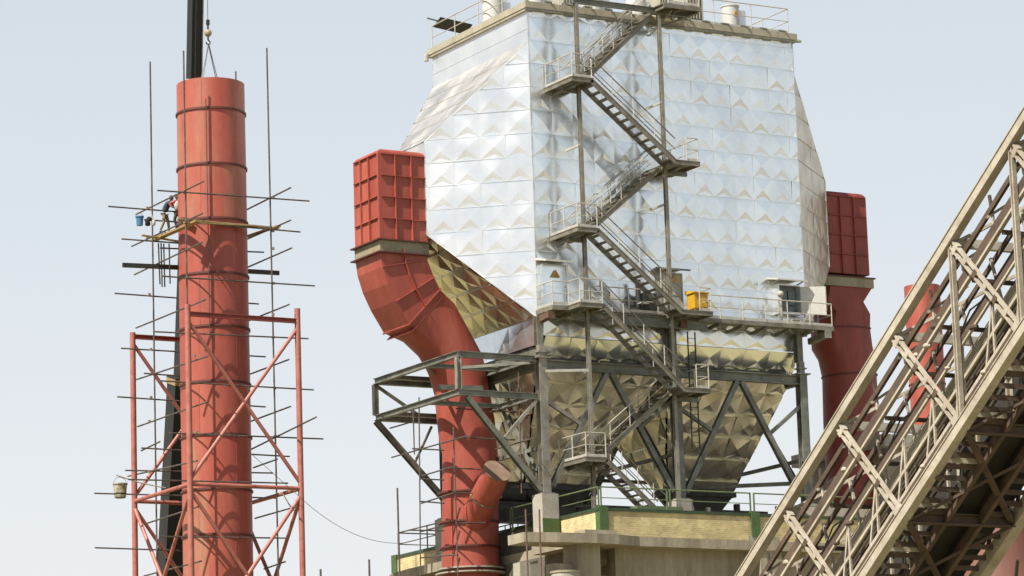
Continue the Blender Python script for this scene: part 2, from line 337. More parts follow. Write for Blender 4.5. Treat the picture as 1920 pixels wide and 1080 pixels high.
# ------------------------------------------------------------------ the precipitator
W, DP, ZB, ZT = 14.6, 9.1, 28.95, 43.2
HY0, HY1, HZ0, HZ1, HX = 3.2, 5.75, 33.1, 37.4, 3.8
pr = thing('filter_house', 'huge silver sheet-metal filter house with creased diamond cladding on a steel frame', 'filter house', (7.3, 4.5, 20))
b = MB(); quilt(b, [(0, 0, ZB), (W, 0, ZB), (W, 0, ZT), (0, 0, ZT)], (1, 0, 0), outward=(0, -1, 0), origin=(0, 0, 28.75), amp=(.045, .08), lip=.012); obj('front_cladding', b, 'alu', pr)
b = MB(); quilt(b, [(0, DP, ZB), (W, DP, ZB), (W, DP, ZT), (0, DP, ZT)], (1, 0, 0), outward=(0, 1, 0), origin=(0, DP, 28.75)); obj('rear_cladding', b, 'alu', pr)
for x, sg in ((0, -1), (W, 1)):
    b = MB(); b.box((x, .02, 41.7), (x + sg * .03, DP - .02, ZT)); b.box((x, 0.02, 42.35), (x + sg * .045, DP - .02, 42.39)); obj('side_band', b, 'alu_flat', pr)
    e = sg * HX
    A = [V((x, .0, ZB)), V((x, DP, ZB)), V((x, DP, 41.7)), V((x, .0, 41.7))]
    B = [V((x + e, HY0, HZ0)), V((x + e, HY1, HZ0)), V((x + e, HY1, HZ1)), V((x + e, HY0, HZ1))]
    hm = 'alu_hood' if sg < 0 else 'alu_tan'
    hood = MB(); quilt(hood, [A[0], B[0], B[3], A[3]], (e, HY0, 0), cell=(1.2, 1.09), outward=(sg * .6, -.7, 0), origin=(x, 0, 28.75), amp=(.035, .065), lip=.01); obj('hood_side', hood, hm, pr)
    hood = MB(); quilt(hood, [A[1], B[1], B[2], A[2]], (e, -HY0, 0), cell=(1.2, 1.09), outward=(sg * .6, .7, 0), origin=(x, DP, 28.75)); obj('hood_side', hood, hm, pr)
    ht = MB(); quilt(ht, [A[3], A[2], B[2], B[3]], (0, 1, 0), cell=(1.2, 1.09), outward=(sg * .6, 0, .7), origin=(x, 0, 41.7), amp=(.03, .06), lip=.006); obj('hood_top', ht, 'alu_dusty', pr)
    hb = MB(); quilt(hb, [A[0], A[1], B[1], B[0]], (0, 1, 0), cell=(1.15, 1.15), outward=(sg * .5, 0, -.8), origin=(x, 0, ZB), amp=(.07, .13)); obj('hood_underside', hb, 'alu_hopper', pr)
    ec = MB(); ec.box((x + e - sg * .25, HY0 + .02, HZ0 + .02), (x + e - sg * .22, HY1 - .02, HZ1 - .02)); ec.box((x + e, HY0 - .02, 36.6), (x + e - sg * .3, HY1 + .02, HZ1 + .03)); obj('hood_mouth', ec, 'alu_edge', pr)
    ed = MB()
    for p, q in ((A[0], B[0]), (A[3], B[3]), (B[3], B[0]), (A[1], B[1])): ed.bar(p, q, .07)
    ed.bar(V((x, -.01, ZB)), V((x, -.01, ZT)), .08); obj('corner_trim', ed, 'alu_edge', pr)
# roof edge
rf = MB(); rf.box((-.16, -.16, 43.2), (W + .16, DP + .16, 43.32)); rf.box((-.2, -.2, 43.32), (W + .2, DP + .2, 43.62)); roof = obj('roof', rf, 'beige', pr)
lp = MB(); lp.box((-.24, -.24, 43.18), (W + .24, -.2, 43.26)); obj('gutter', lp, 'steel', roof)
obj('drain_spout', MB().tube((W + .1, -.12, 43.3), (W + .45, -.12, 43.3), .08), 'rail', roof); obj('drain_spout', MB().tube((-.35, DP, 43.0), (-.35, DP, 43.35), .12), 'rail', roof)
railing(pr, [(.0, DP, 43.62), (.0, 0, 43.62)], step=2.2, toe=False, h=1.15)
railing(pr, [(0.0, 0, 43.62), (1.7, 0, 43.62)], step=1.7, toe=False, h=1.15)
railing(pr, [(8.1, 0, 43.62), (14.45, 0, 43.62), (14.45, DP - .3, 43.62)], step=2.0, toe=True, h=1.25)
# little clutter lying along the eaves: brackets, lamps
for k in range(13):
    x = 1 + k * 1.08
    c = MB(); c.box((x - .14, -.12, 43.62), (x + .14, .12, 43.76)); c.tube((x, -.14, 43.72), (x + .2, -.24, 43.66), .05); obj('eaves_bracket', c, 'steel', roof)
# skirt above the hoppers and strip on the left
sk = MB(); quilt(sk, [(.25, 0, 28.15), (W - .55, 0, 28.15), (W - .55, -.02, 28.95), (.25, -.02, 28.95)], (1, 0, 0), cell=(1.35, .8), outward=(0, -1, 0), origin=(.25, 0, 28.15), amp=(.07, .10)); obj('skirt_cladding', sk, 'alu', pr)
sk = MB(); quilt(sk, [(.3, .42, 27.15), (W - .6, .42, 27.15), (W - .6, -.03, 28.15), (.3, -.03, 28.15)], (1, 0, 0), cell=(1.35, 1.1), outward=(0, -1, -.4), origin=(.3, .42, 27.15), amp=(.12, .2)); obj('skirt_underside', sk, 'alu', pr)
sk = MB(); quilt(sk, [(0, .1, 27.75), (0, DP, 27.75), (0, DP, ZB), (0, .1, ZB)], (0, 1, 0), cell=(1.3, 1.2), outward=(-1, 0, 0), origin=(0, 0, 27.75), amp=(.03, .05)); obj('side_strip', sk, 'alu', pr)
sk = MB(); sk.box((.1, .45, 27.1), (W - .7, DP, 27.7)); obj('hopper_collar', sk, 'steel', pr)
# two hoppers
for x0, x1, bx0, bx1 in ((.15, 6.85, 1.35, 4.9), (6.9, 13.95, 9.1, 12.7)):
    by0, by1, zt, zb = 4.0, 5.0, 27.15, 22.0
    T = [V((x0, .3, zt)), V((x1, .3, zt)), V((x1, 8.8, zt)), V((x0, 8.8, zt))]; Bt = [V((bx0, by0, zb)), V((bx1, by0, zb)), V((bx1, by1, zb)), V((bx0, by1, zb))]
    hp = MB()
    for i, ow in ((0, (0, -1, -.5)), (1, (1, 0, -.5)), (2, (0, 1, -.5)), (3, (-1, 0, -.5))):
        j = (i + 1) % 4; quilt(hp, [T[i], T[j], Bt[j], Bt[i]], T[j] - T[i], cell=(1.15, 1.15), outward=ow, amp=(.05, .14), origin=(T[i] + T[j]) / 2)
    h = obj('hopper', hp, 'alu_hopper', pr)
    ol = MB(); ol.box((bx0 - .15, by0 - .15, zb - .25), (bx1 + .15, by1 + .15, zb)); ol.loft([[V((bx0, by0, zb - .25)), V((bx1, by0, zb - .25)), V((bx1, by1, zb - .25)), V((bx0, by1, zb - .25))], [V((bx0 + .8, by0 + .2, zb - 1.2)), V((bx1 - .8, by0 + .2, zb - 1.2)), V((bx1 - .8, by1 - .2, zb - 1.2)), V((bx0 + .8, by1 - .2, zb - 1.2))]], smooth=False)
    obj('outlet', ol, 'dark', h)
# access hatches with canopies and warning signs
def triangle_sign(parent, x, z, s_=.24, y=-.5):
    t = MB(); t.add([(x - s_, y, z), (x + s_, y, z), (x, y, z + s_ * 1.5), (x - s_, y + .02, z), (x + s_, y + .02, z), (x, y + .02, z + s_ * 1.5)], [(0, 1, 2), (3, 5, 4), (0, 3, 4, 1), (1, 4, 5, 2), (2, 5, 3, 0)]); sg_ = obj('warning_sign', t, 'sign_yellow', parent)
    k = s_ * .55; zz = z + s_ * .2; t = MB(); t.add([(x - k, y - .012, zz), (x + k, y - .012, zz), (x, y - .012, zz + k * 1.6), (x - k, y - .004, zz), (x + k, y - .004, zz), (x, y - .004, zz + k * 1.6)], [(0, 1, 2), (3, 5, 4), (0, 3, 4, 1), (1, 4, 5, 2), (2, 5, 3, 0)]); obj('warning_mark', t, 'sign_orange', sg_)
def hatch(x0, x1, z0, z1, y=-.42, colr='alu', cano='white'):
    hb_ = MB(); hb_.box((x0, y, z0), (x1, .05, z1)); hb_.box((x0 - .04, y - .02, z0 - .04), (x0 + .04, y + .02, z1)); hb_.box((x1 - .04, y - .02, z0 - .04), (x1 + .04, y + .02, z1)); hb_.box((x0, y - .02, (z0 + z1) / 2 - .03), (x1, y + .02, (z0 + z1) / 2 + .03))
    h_ = obj('access_hatch', hb_, colr, pr)
    c = MB(); c.add([(x0 - .15, -.02, z1 + .32), (x1 + .15, -.02, z1 + .32), (x1 + .15, y - .55, z1 + .1), (x0 - .15, y - .55, z1 + .1), (x0 - .15, -.02, z1 + .22), (x1 + .15, -.02, z1 + .22), (x1 + .15, y - .55, z1 + .02), (x0 - .15, y - .55, z1 + .02)], [(0, 1, 2, 3), (4, 7, 6, 5), (0, 3, 7, 4), (1, 5, 6, 2), (2, 6, 7, 3), (0, 4, 5, 1)])
    obj('canopy', c, cano, h_); return h_
h1 = hatch(.1, 1.28, 29.35, 31.35); triangle_sign(h1, .72, 30.75)
h2 = hatch(6.55, 7.5, 29.35, 31.4, colr='cream', cano='steel'); triangle_sign(h2, 7.1, 30.95)

# ------------------------------------------------------------------ roof equipment
def housing(loc, hgt=1.1, r=.48, label='', sign=False, first=None):
    x, y, z = loc
    t = thing('insulator_housing', label, 'housing', loc, 'round insulator housings on the roof')
    m_ = MB(); m_.cyl(x, y, z, z + hgt, r, 28); m_.cyl(x, y, z + hgt, z + hgt + .06, r + .03, 28); obj('drum', m_, 'white', t)
    m_ = MB(); m_.cyl(x + .62, y + .2, z, z + hgt * .92, r * .8, 24); obj('rear_drum', m_, 'alu_flat', t)
    if sign: triangle_sign(t, x + .05, z + hgt * .62, .17, y - r - .02)
    return t
housing((.55, 4.1, 43.62), 1.25, .5, 'tall white round housing at the left roof edge of the filter house')
housing((1.05, 1.1, 43.62), .75, .5, 'low white round housing at the near corner of the filter house roof')
housing((4.3, 1.3, 43.62), 1.1, .5, 'white round housing behind the top beam of the stair tower')
housing((6.9, 1.6, 43.62), 1.3, .5, 'white round housing behind the top landing of the stairs')
housing((11.75, .9, 43.62), 1.25, .42, 'white round housing with a warning sign at the right of the roof', sign=True)
def cabinet_unit(loc, sz, label, lou=True):
    x, y, z = loc; t = thing('transformer_unit', label, 'transformer', loc, 'transformer units on the roof')
    c = MB(); c.box((x, y, z + .25), (x + sz[0], y + sz[1], z + sz[2])); obj('tank', c, 'cream', t)
    for k in range(6):
        c = MB(); xx = x + .06 + k * (sz[0] - .12) / 5; c.box((xx - .03, y - .13, z + .35), (xx + .03, y - .003, z + sz[2] - .1)); obj('cooling_fin', c, 'cream', t)
    c = MB(); c.box((x - .05, y - .1, z), (x + .1, y + sz[1], z + .25)); c.box((x + sz[0] - .1, y - .1, z), (x + sz[0] + .05, y + sz[1], z + .25)); obj('skid', c, 'steel', t)
    c = MB(); c.cyl(x + sz[0] / 2, y + sz[1] / 2, z + sz[2], z + sz[2] + .35, .16, 12); obj('bushing', c, 'rail', t)
    return t
cabinet_unit((8.95, .5, 43.62), (.95, 1.2, 1.9), 'cream finned transformer right of the top stair landing')
cabinet_unit((7.55, .7, 43.62), (.8, .9, 1.5), 'cream finned transformer directly above the top stair landing')
cabinet_unit((2.2, .6, 43.62), (.9, 1.0, 1.2), 'cream finned transformer left of the top beam of the stair tower')
# dark folded panel at the left rear corner of the roof
t = thing('roof_panel', 'dark sheet panel resting on the railing at the rear left roof corner', 'panel', (.9, 8.9, 44.9))
c = MB(); c.bar((.15, 8.85, 44.93), (1.9, 8.85, 44.75), .75, .05, (0, .45, 1)); obj('sheet', c, 'dark', t)
c = MB(); c.bar((-.25, 9.1, 45.15), (1.2, 9.1, 44.95), .06, .06); obj('edge_bar', c, 'steel', t)

# ------------------------------------------------------------------ support frame
fr = thing('support_frame', 'grey steel support frame with inverted V braces carrying the filter house', 'steel frame', (6.85, 4, 20.9))
XC = (-.22, 6.85, 13.85); YC = (-.5, 8.6)
for yy in YC:
    for x in XC:
        c = MB(); c.ibeam((x, yy, 20.9), (x, yy, 27.0), .42, .40, (0, 1, 0), .045, .03); cl = obj('column', c, 'steel_light' if x < 1 and yy < 0 else 'steel', fr)
        c = MB(); c.box((x - .36, yy - .3, 26.98), (x + .36, yy + .3, 27.04)); c.box((x - .14, yy - .14, 27.04), (x + .14, yy + .14, 27.6)); c.box((x - .22, yy - .2, 27.25), (x + .22, yy + .2, 27.31)); obj('bearing', c, 'steel_light', cl)
        c = MB(); c.box((x - .34, yy - .32, 20.86), (x + .34, yy + .32, 20.92)); obj('base_plate', c, 'steel', cl)
        c = MB(); c.ibeam((x, yy + (.12 if yy < 0 else 0), 27.6), (x, yy + (.12 if yy < 0 else 0), 28.95), .34, .3, (0, 1, 0)); obj('leg_stub', c, 'steel', cl)
    for a, d_ in ((XC[0], XC[1]), (XC[1], XC[2])):
        mx = (a + d_) / 2; c = MB(); c.ibeam((a + .1, yy, 26.72), (d_ - .1, yy, 26.72), .42, .30, tf=.04); obj('beam', c, 'steel', fr)
        for e in (a, d_):
            c = MB(); sx = 1 if e > mx else -1
            c.ibeam((mx + sx * .12, yy, 26.5), (e - sx * .35, yy, 21.25), .24, .24, (0, 1, 0)); br = obj('brace', c, 'steel', fr)
            c = MB(); p_ = V((mx, yy, 26.5)).lerp(V((e, yy, 21.2)), .45); q_ = V((e, yy, 25.2 if e < mx else 25.6)); c.bar(p_, q_, .16, .16); obj('sub_brace', c, 'steel_light' if e < 1 else 'steel', br)
for x in XC:
    c = MB(); c.ibeam((x, -.3, 26.72), (x, 8.4, 26.72), .4, .28, tf=.04); obj('beam', c, 'steel', fr)
    for e in (-.3, 8.4):
        c = MB(); c.ibeam((x, 4.05, 26.5), (x, e, 21.3), .22, .22, (1, 0, 0)); obj('brace', c, 'steel', fr)
    c = MB(); c.bar((x, -.4, 23.0), (x, 8.4, 23.0), .16, .16); obj('tie', c, 'steel', fr)
for x0, x1 in ((XC[0], XC[1]), (XC[1], XC[2])):
    c = MB(); c.bar((x0, 8.6, 23.0), (x1, 8.6, 23.0), .16, .16); obj('tie', c, 'steel', fr)
c = MB(); c.bar((13.6, -.4, 21.9), (10.2, 3.9, 22.1), .14, .18); obj('tie', c, 'steel', fr)
# vertical caged ladder by the middle column
ld = thing('access_ladder', 'narrow dark steel ladder hanging beside the middle frame column', 'ladder', (7.6, -.75, 23.4))
for x in (7.45, 7.85):
    obj('rail', MB().bar((x, -.8, 23.2), (x, -.8, 28.6), .05, .05), 'dark', ld)
for k in range(16): obj('rung', MB().tube((7.45, -.8, 23.5 + k * .32), (7.85, -.8, 23.5 + k * .32), .015, n=5), 'dark', ld)

# ------------------------------------------------------------------ bracket frame round the left duct
bf = thing('bracket_frame', 'grey box frame of steel beams projecting around the left red duct', 'steel frame', (-2.3, 3.4, 25))
XA, XB, YA, YB = -4.45, -.45, -.5, 7.4
for z in (26.95, 25.25):
    for p, q in (((XA, YA, z), (XB, YA, z)), ((XA, YA, z), (XA, YB, z)), ((XA, YB, z), (XB, YB, z)), ((-.6, YA, z), (-.6, YB, z))):
        obj('beam', MB().ibeam(p, q, .27, .2, tf=.03), 'steel', bf)
for y in (2.6, 6.0): obj('beam', MB().ibeam((XA, y, 26.95), (XB, y, 26.95), .2, .16), 'steel', bf)
for y in (2.5, 6.0): obj('beam', MB().ibeam((XA, y, 25.25), (XB, y, 25.25), .2, .16), 'steel', bf)
for x, y in ((XA, YA), (XA, YB)): obj('upright', MB().ibeam((x, y, 25.39), (x, y, 26.81), .24, .22, (1, 0, 0)), 'steel_light', bf)
obj('diagonal', MB().bar((XA, YB, 26.8), (XB - 1.6, YB, 25.4), .13, .13), 'steel', bf)
obj('diagonal', MB().bar((XB, YA, 26.8), (XA + 1.6, 2.6, 26.9), .13, .13), 'steel', bf)
obj('diagonal', MB().bar((XA, 2.6, 26.95), (XB, YB, 26.95), .13, .13), 'steel', bf)
b1 = obj('strut', MB().ibeam((-4.05, YA, 25.05), (-.45, YA, 21.05), .26, .24, (0, 1, 0)), 'steel', bf)
obj('strut', MB().bar((-.5, YA, 25.1), (-2.2, YA, 23.3), .15, .15), 'steel_light', b1)
b2 = obj('strut', MB().ibeam((XA, YB, 25.1), (-.4, YB, 21.0), .26, .24, (0, 1, 0)), 'steel', bf)
obj('strut', MB().bar((XA + 1.9, YB, 23.15), (XA + 2.9, YB, 25.0), .1, .1), 'steel', b2)

# ------------------------------------------------------------------ stair tower
st = thing('stair_tower', 'grey steel zigzag staircase with railed landings climbing the silver front wall', 'staircase', (3.9, -1.3, 19))
YN0, YN1, YF0, YF1 = -2.5, -1.55, -1.1, -.18
def flight(p, q, y0, y1, n=12, rl=True, last=False):
    (xa, za), (xb, zb) = p, q; s_ = 1 if xb > xa else -1
    st0 = MB().bar((xa, y0, za - .1), (xb, y0, zb - .1), .05, .24, (0, 0, 1)); st0.bar((xa, y0, za), (xb, y0, zb), .09, .03); fl = obj('flight', st0, 'stair', st)
    s1 = MB().bar((xa, y1, za - .1), (xb, y1, zb - .1), .05, .24); obj('stringer', s1, 'stair', fl)
    for k in range(n):
        t_ = (k + .6) / n; x, z = xa + (xb - xa) * t_, za + (zb - za) * t_ - .06
        c = MB().box((x - .13, y0 + .03, z - .02), (x + .13, y1 - .03, z + .02)); c.box((x - s_ * .13 - .01, y0 + .03, z - .05), (x - s_ * .13 + .01, y1 - .03, z + .01)); obj('tread', c, 'stair', fl)
    if rl:
        for yy in (y0, y1):
            up = 1.0; h_ = obj('flight_rail', MB().path([V((xa, yy, za + up)), V((xb, yy, zb + up))], .027).path([V((xa, yy, za + up * .5)), V((xb, yy, zb + up * .5))], .018), 'stair' if y0 < -2 else 'rail', fl)
            for k in range(1, 4):
                t_ = k / 4; x, z = xa + (xb - xa) * t_, za + (zb - za) * t_; h_  # upright
                c = MB().tube((x, yy, z - .1), (x, yy, z + up), .024, n=6); obj('post', c, 'rail', fl)
    return fl
def landing(x0, x1, z, y0=-2.5, y1=-.08, rails=()):
    c = MB(); c.box((x0 + .03, y0 + .04, z - .05), (x1 - .03, y1, z - .01)); l = obj('landing', c, 'steel_light', st)
    c = MB()
    for p, q in (((x0, y0, z - .1), (x1, y0, z - .1)), ((x0, y0, z - .1), (x0, y1, z - .1)), ((x1, y0, z - .1), (x1, y1, z - .1)), ((x0, y1 - .1, z - .1), (x1, y1 - .1, z - .1))): c.bar(p, q, .05, .2); c.bar(p, q, .1, .03, (0, 0, 1), (0, .1))
    obj('edge_frame', c, 'stair', l)
    c = MB(); c.bar((x0 + .25, -1.2, z - .3), (x1 + .1, -1.2, z - .3), .16, .2); c.bar((x0 + .45, y0 + .3, z - .22), (x0 + .45, y1, z - .22), .1, .14); obj('joist', c, 'steel', l)
    for rr in rails: railing(st, rr, step=1.0)
    return l
LZ = dict(L1=39.6, R1=36.2, L2=32.68, R2=29.25, R3=25.68, L4=22.32)
for z in (LZ['L1'], LZ['L2'], LZ['L4']):
    landing(.74, 1.85, z, rails=[[(1.8, -2.47, z), (.78, -2.47, z), (.78, -.15, z)]])
for z, xb_ in ((LZ['R1'], 7.4), (LZ['R3'], 7.45)):
    landing(6.1, xb_, z, rails=[[(6.75, -2.47, z), (xb_ - .05, -2.47, z), (xb_ - .05, -.15, z)]])
z = LZ['R2']; landing(6.1, 7.75, z, rails=[[(7.1, -2.47, z), (7.7, -2.47, z), (7.7, -1.3, z)]])
landing(.72, 1.98, z, rails=[[(1.93, -2.47, z), (.76, -2.47, z), (.76, -1.5, z), (-.08, -1.5, z), (-.08, -.1, z)]])
c = MB(); c.box((-.1, -1.52, z - .05), (.72, -.05, z - .01)); c.bar((-.1, -1.52, z - .1), (.72, -1.52, z - .1), .05, .2); c.bar((-.1, -1.52, z - .1), (-.1, -.05, z - .1), .05, .2); obj('landing', c, 'stair', st)
flight((5.95, 43.4), (1.8, LZ['L1']), YF0, YF1)
flight((1.75, LZ['L1']), (6.12, LZ['R1']), YN0, YN1)
flight((6.12, LZ['R1']), (1.85, LZ['L2']), YF0, YF1)
flight((1.8, LZ['L2']), (6.12, LZ['R2']), YN0, YN1)
flight((1.95, LZ['R2']), (6.1, LZ['R3']), YN0, YN1)
flight((6.1, LZ['R3']), (1.85, LZ['L4']), YF0, YF1)
flight((1.8, LZ['L4']), (5.0, 19.6), YN0, YN1)
for x, zt in ((1.8, 43.42), (6.27, 43.35)):
    c = MB(); c.ibeam((x, -1.3, 19.0), (x, -1.3, zt), .17, .16, (0, 1, 0), .03, .03); pp = obj('post', c, 'steel_light', st)
    for zz in ((36.8, 26.4, 33) if x < 3 else (39.2, 34.4, 26.9)): obj('wall_tie', MB().bar((x, -1.3, zz), (x, -.02, zz), .09, .09), 'rail', pp)
c = MB(); c.ibeam((1.65, -1.3, 43.55), (8.0, -1.3, 43.55), .26, .16); obj('top_beam', c, 'steel', st)
obj('tie', MB().bar((-.2, -.9, 26.35), (1.8, -1.2, 26.45), .12, .12), 'rail', st)
c = MB(); c.box((6.0, -2.2, 43.66), (8.0, -.25, 43.7)); c.bar((6.0, -2.2, 43.58), (8.05, -2.2, 43.58), .06, .2); c.bar((8.0, -2.2, 43.58), (8.0, -.3, 43.58), .06, .2); c.bar((7.0, -2.2, 43.55), (7.0, -.3, 43.55), .06, .14); c.bar((6.1, -2.2, 43.55), (6.1, -.3, 43.55), .06, .14)
c.bar((7.9, -2.1, 43.4), (6.4, -.2, 42.9), .07, .07); c.bar((6.5, -2.1, 43.4), (6.5, -.1, 42.7), .07, .07); obj('top_landing', c, 'stair', st)
railing(st, [(6.3, -2.15, 43.7), (7.95, -2.15, 43.7), (7.95, -.3, 43.7)], step=.8)

# ------------------------------------------------------------------ walkway
wk = thing('walkway', 'long railed steel walkway along the foot of the silver wall', 'walkway', (8.5, -.7, 29.2))
c = MB(); c.box((1.98, -1.3, 29.17), (15.25, -.08, 29.21)); obj('deck', c, 'steel_light', wk)
c = MB(); c.bar((7.7, -1.3, 29.12), (15.28, -1.3, 29.12), .06, .2); c.bar((7.7, -1.33, 29.03), (15.28, -1.33, 29.03), .12, .03); c.bar((15.26, -1.3, 29.12), (15.26, -.05, 29.12), .06, .2); obj('edge_channel', c, 'stair', wk)
c = MB(); c.ibeam((2.0, -1.2, 28.88), (8.3, -1.2, 28.88), .5, .2, tf=.05); obj('main_beam', c, 'steel', wk)
for x in (8.9, 10.2, 11.5, 12.8, 14.1, 15.1): obj('bracket', MB().bar((x, -1.3, 28.98), (x, -.05, 28.88), .1, .16), 'steel_light' if x in (10.2, 14.1) else 'steel', wk)
for x in (-.1, 6.9, 14.9):
    c = MB(); c.bar((x, .1, 28.72), (x, -1.35, 28.86), .3, .28); c.box((x - .18, -1.4, 28.66), (x + .18, -1.36, 29.02)); obj('cantilever', c, 'rod' if x < 9 else 'steel_light', wk)
railing(wk, [(7.75, -1.28, 29.21), (15.22, -1.28, 29.21), (15.22, -.15, 29.21)], step=1.15)
railing(wk, [(2.05, -1.28, 29.21), (6.05, -1.28, 29.21)], step=1.9)
# yellow box
t = thing('yellow_cabinet', 'small bright yellow cabinet with a sloped lid on the walkway', 'cabinet', (7.65, -1.3, 29.5))
c = MB(); c.box((7.3, -1.75, 29.55), (8.02, -1.1, 30.28)); obj('body', c, 'yellow', t)
c = MB(); c.add([(7.24, -1.82, 30.30), (8.08, -1.82, 30.30), (8.08, -1.04, 30.44), (7.24, -1.04, 30.44), (7.24, -1.82, 30.25), (8.08, -1.82, 30.25), (8.08, -1.04, 30.25), (7.24, -1.04, 30.25)], [(0, 1, 2, 3), (4, 7, 6, 5), (0, 4, 5, 1), (1, 5, 6, 2), (2, 6, 7, 3), (3, 7, 4, 0)]); obj('lid', c, 'yellow', t)
d_ = obj('door', MB().box((7.5, -1.775, 29.62), (7.98, -1.755, 30.2)), 'yellow', t); obj('handle', MB().box((7.86, -1.80, 29.85), (7.9, -1.776, 29.95)), 'black', d_)
c = MB(); [c.box((x, y, 29.21), (x + .06, y + .06, 29.55)) for x in (7.32, 7.94) for y in (-1.73, -1.2)]; obj('stand', c, 'steel', t)
# dark motor drive box on the walkway below the second landing
t = thing('drive_unit', 'dark boxed motor drive with a pale shelf standing on the walkway by the stairs', 'motor', (5.4, -.7, 29.21))
c = MB(); c.box((5.2, -.75, 29.21), (5.9, -.3, 30.3)); c.cyl(5.0, -.6, 29.21, 30.9, .12, 12); obj('housing', c, 'dark', t)
c = MB(); c.box((4.9, -.95, 29.75), (5.35, -.6, 29.8)); obj('shelf', c, 'white', t)
# control cabinet with its door open
t = thing('control_cabinet', 'wall cabinet under a white canopy with its white door swung open', 'cabinet', (13.4, -.4, 29.6))
X0, X1, Z0, Z1 = 12.78, 14.05, 29.85, 31.25
c = MB(); c.box((X0, -.05, Z0), (X1, -.02, Z1))
for a, d_ in (((X0, -.55, Z0), (X0 + .05, -.05, Z1)), ((X1 - .05, -.55, Z0), (X1, -.05, Z1)), ((X0 + .05, -.55, Z1 - .05), (X1 - .05, -.05, Z1)), ((X0 + .05, -.55, Z0), (X1 - .05, -.05, Z0 + .05))): c.box(a, d_)
bd = obj('body', c, 'alu_flat', t)
c = MB(); c.box((X0 + .06, -.2, Z0 + .06), (X1 - .06, -.16, Z1 - .06)); obj('mounting_plate', c, 'screen', bd)
for bx in ((13.5, 30.35, 13.85, 31.0), (13.0, 30.6, 13.4, 31.05), (13.5, 29.97, 13.8, 30.25), (12.95, 30.0, 13.4, 30.45)):
    c = MB(); c.box((bx[0], -.3, bx[1]), (bx[2], -.21, bx[3])); obj('switchgear', c, 'blue' if bx[0] > 13.4 and bx[1] > 30.3 and False else 'screen', bd)
c = MB(); c.bar((X1 - .02, -.56, (Z0 + Z1) / 2 - .05), (X1 + 1.02, -1.1, (Z0 + Z1) / 2 - .05), .04, Z1 - Z0 - .05); dr = obj('door', c, 'white', t)
c = MB(); c.bar((X1 + 1.0, -1.12, 29.98), (X1 + 1.0, -1.12, 31.15), .05, .05); obj('door_edge', c, 'cream', dr)
c = MB(); c.add([(X0 - .3, -.03, 31.62), (X1 + .1, -.03, 31.62), (X1 + .1, -1.0, 31.42), (X0 - .3, -1.0, 31.42), (X0 - .3, -.03, 31.54), (X1 + .1, -.03, 31.54), (X1 + .1, -1.0, 31.35), (X0 - .3, -1.0, 31.35)], [(0, 1, 2, 3), (4, 7, 6, 5), (0, 3, 7, 4), (1, 5, 6, 2), (2, 6, 7, 3), (0, 4, 5, 1)]); obj('canopy', c, 'white', t)
for x in (X0 - .1, X1): obj('canopy_bracket', MB().bar((x, -.1, 31.3), (x, -.8, 31.4), .05), 'rail', t)
c = MB(); c.ball((12.75, -.75, 30.72), .16); obj('alarm_lamp', c, 'cream', t)
c = MB(); c.tube((12.75, -.75, 29.21), (12.75, -.75, 30.6), .05); c.tube((12.62, -.75, 29.21), (12.62, -.75, 30.4), .03); obj('lamp_post', c, 'cream', t)
c = MB(); c.box((13.2, -.9, 29.21), (13.7, -.4, 29.5)); c.box((13.25, -.95, 29.5), (13.65, -.35, 29.54)); tag(obj('floor_box', c, 'cream', base=(13.4, -.6, 29.21)), 'low cream box on the walkway floor under the open cabinet', 'box')
t = thing('vibrator_motor', 'small grey motor on the walkway right of the low cream box', 'motor', (14.2, -.7, 29.21)); c = MB(); c.tube((14.0, -.7, 29.5), (14.5, -.7, 29.5), .15, n=14); obj('barrel', c, 'steel_light', t); c = MB(); c.box((14.05, -.85, 29.21), (14.45, -.55, 29.34)); obj('foot', c, 'dark', t)

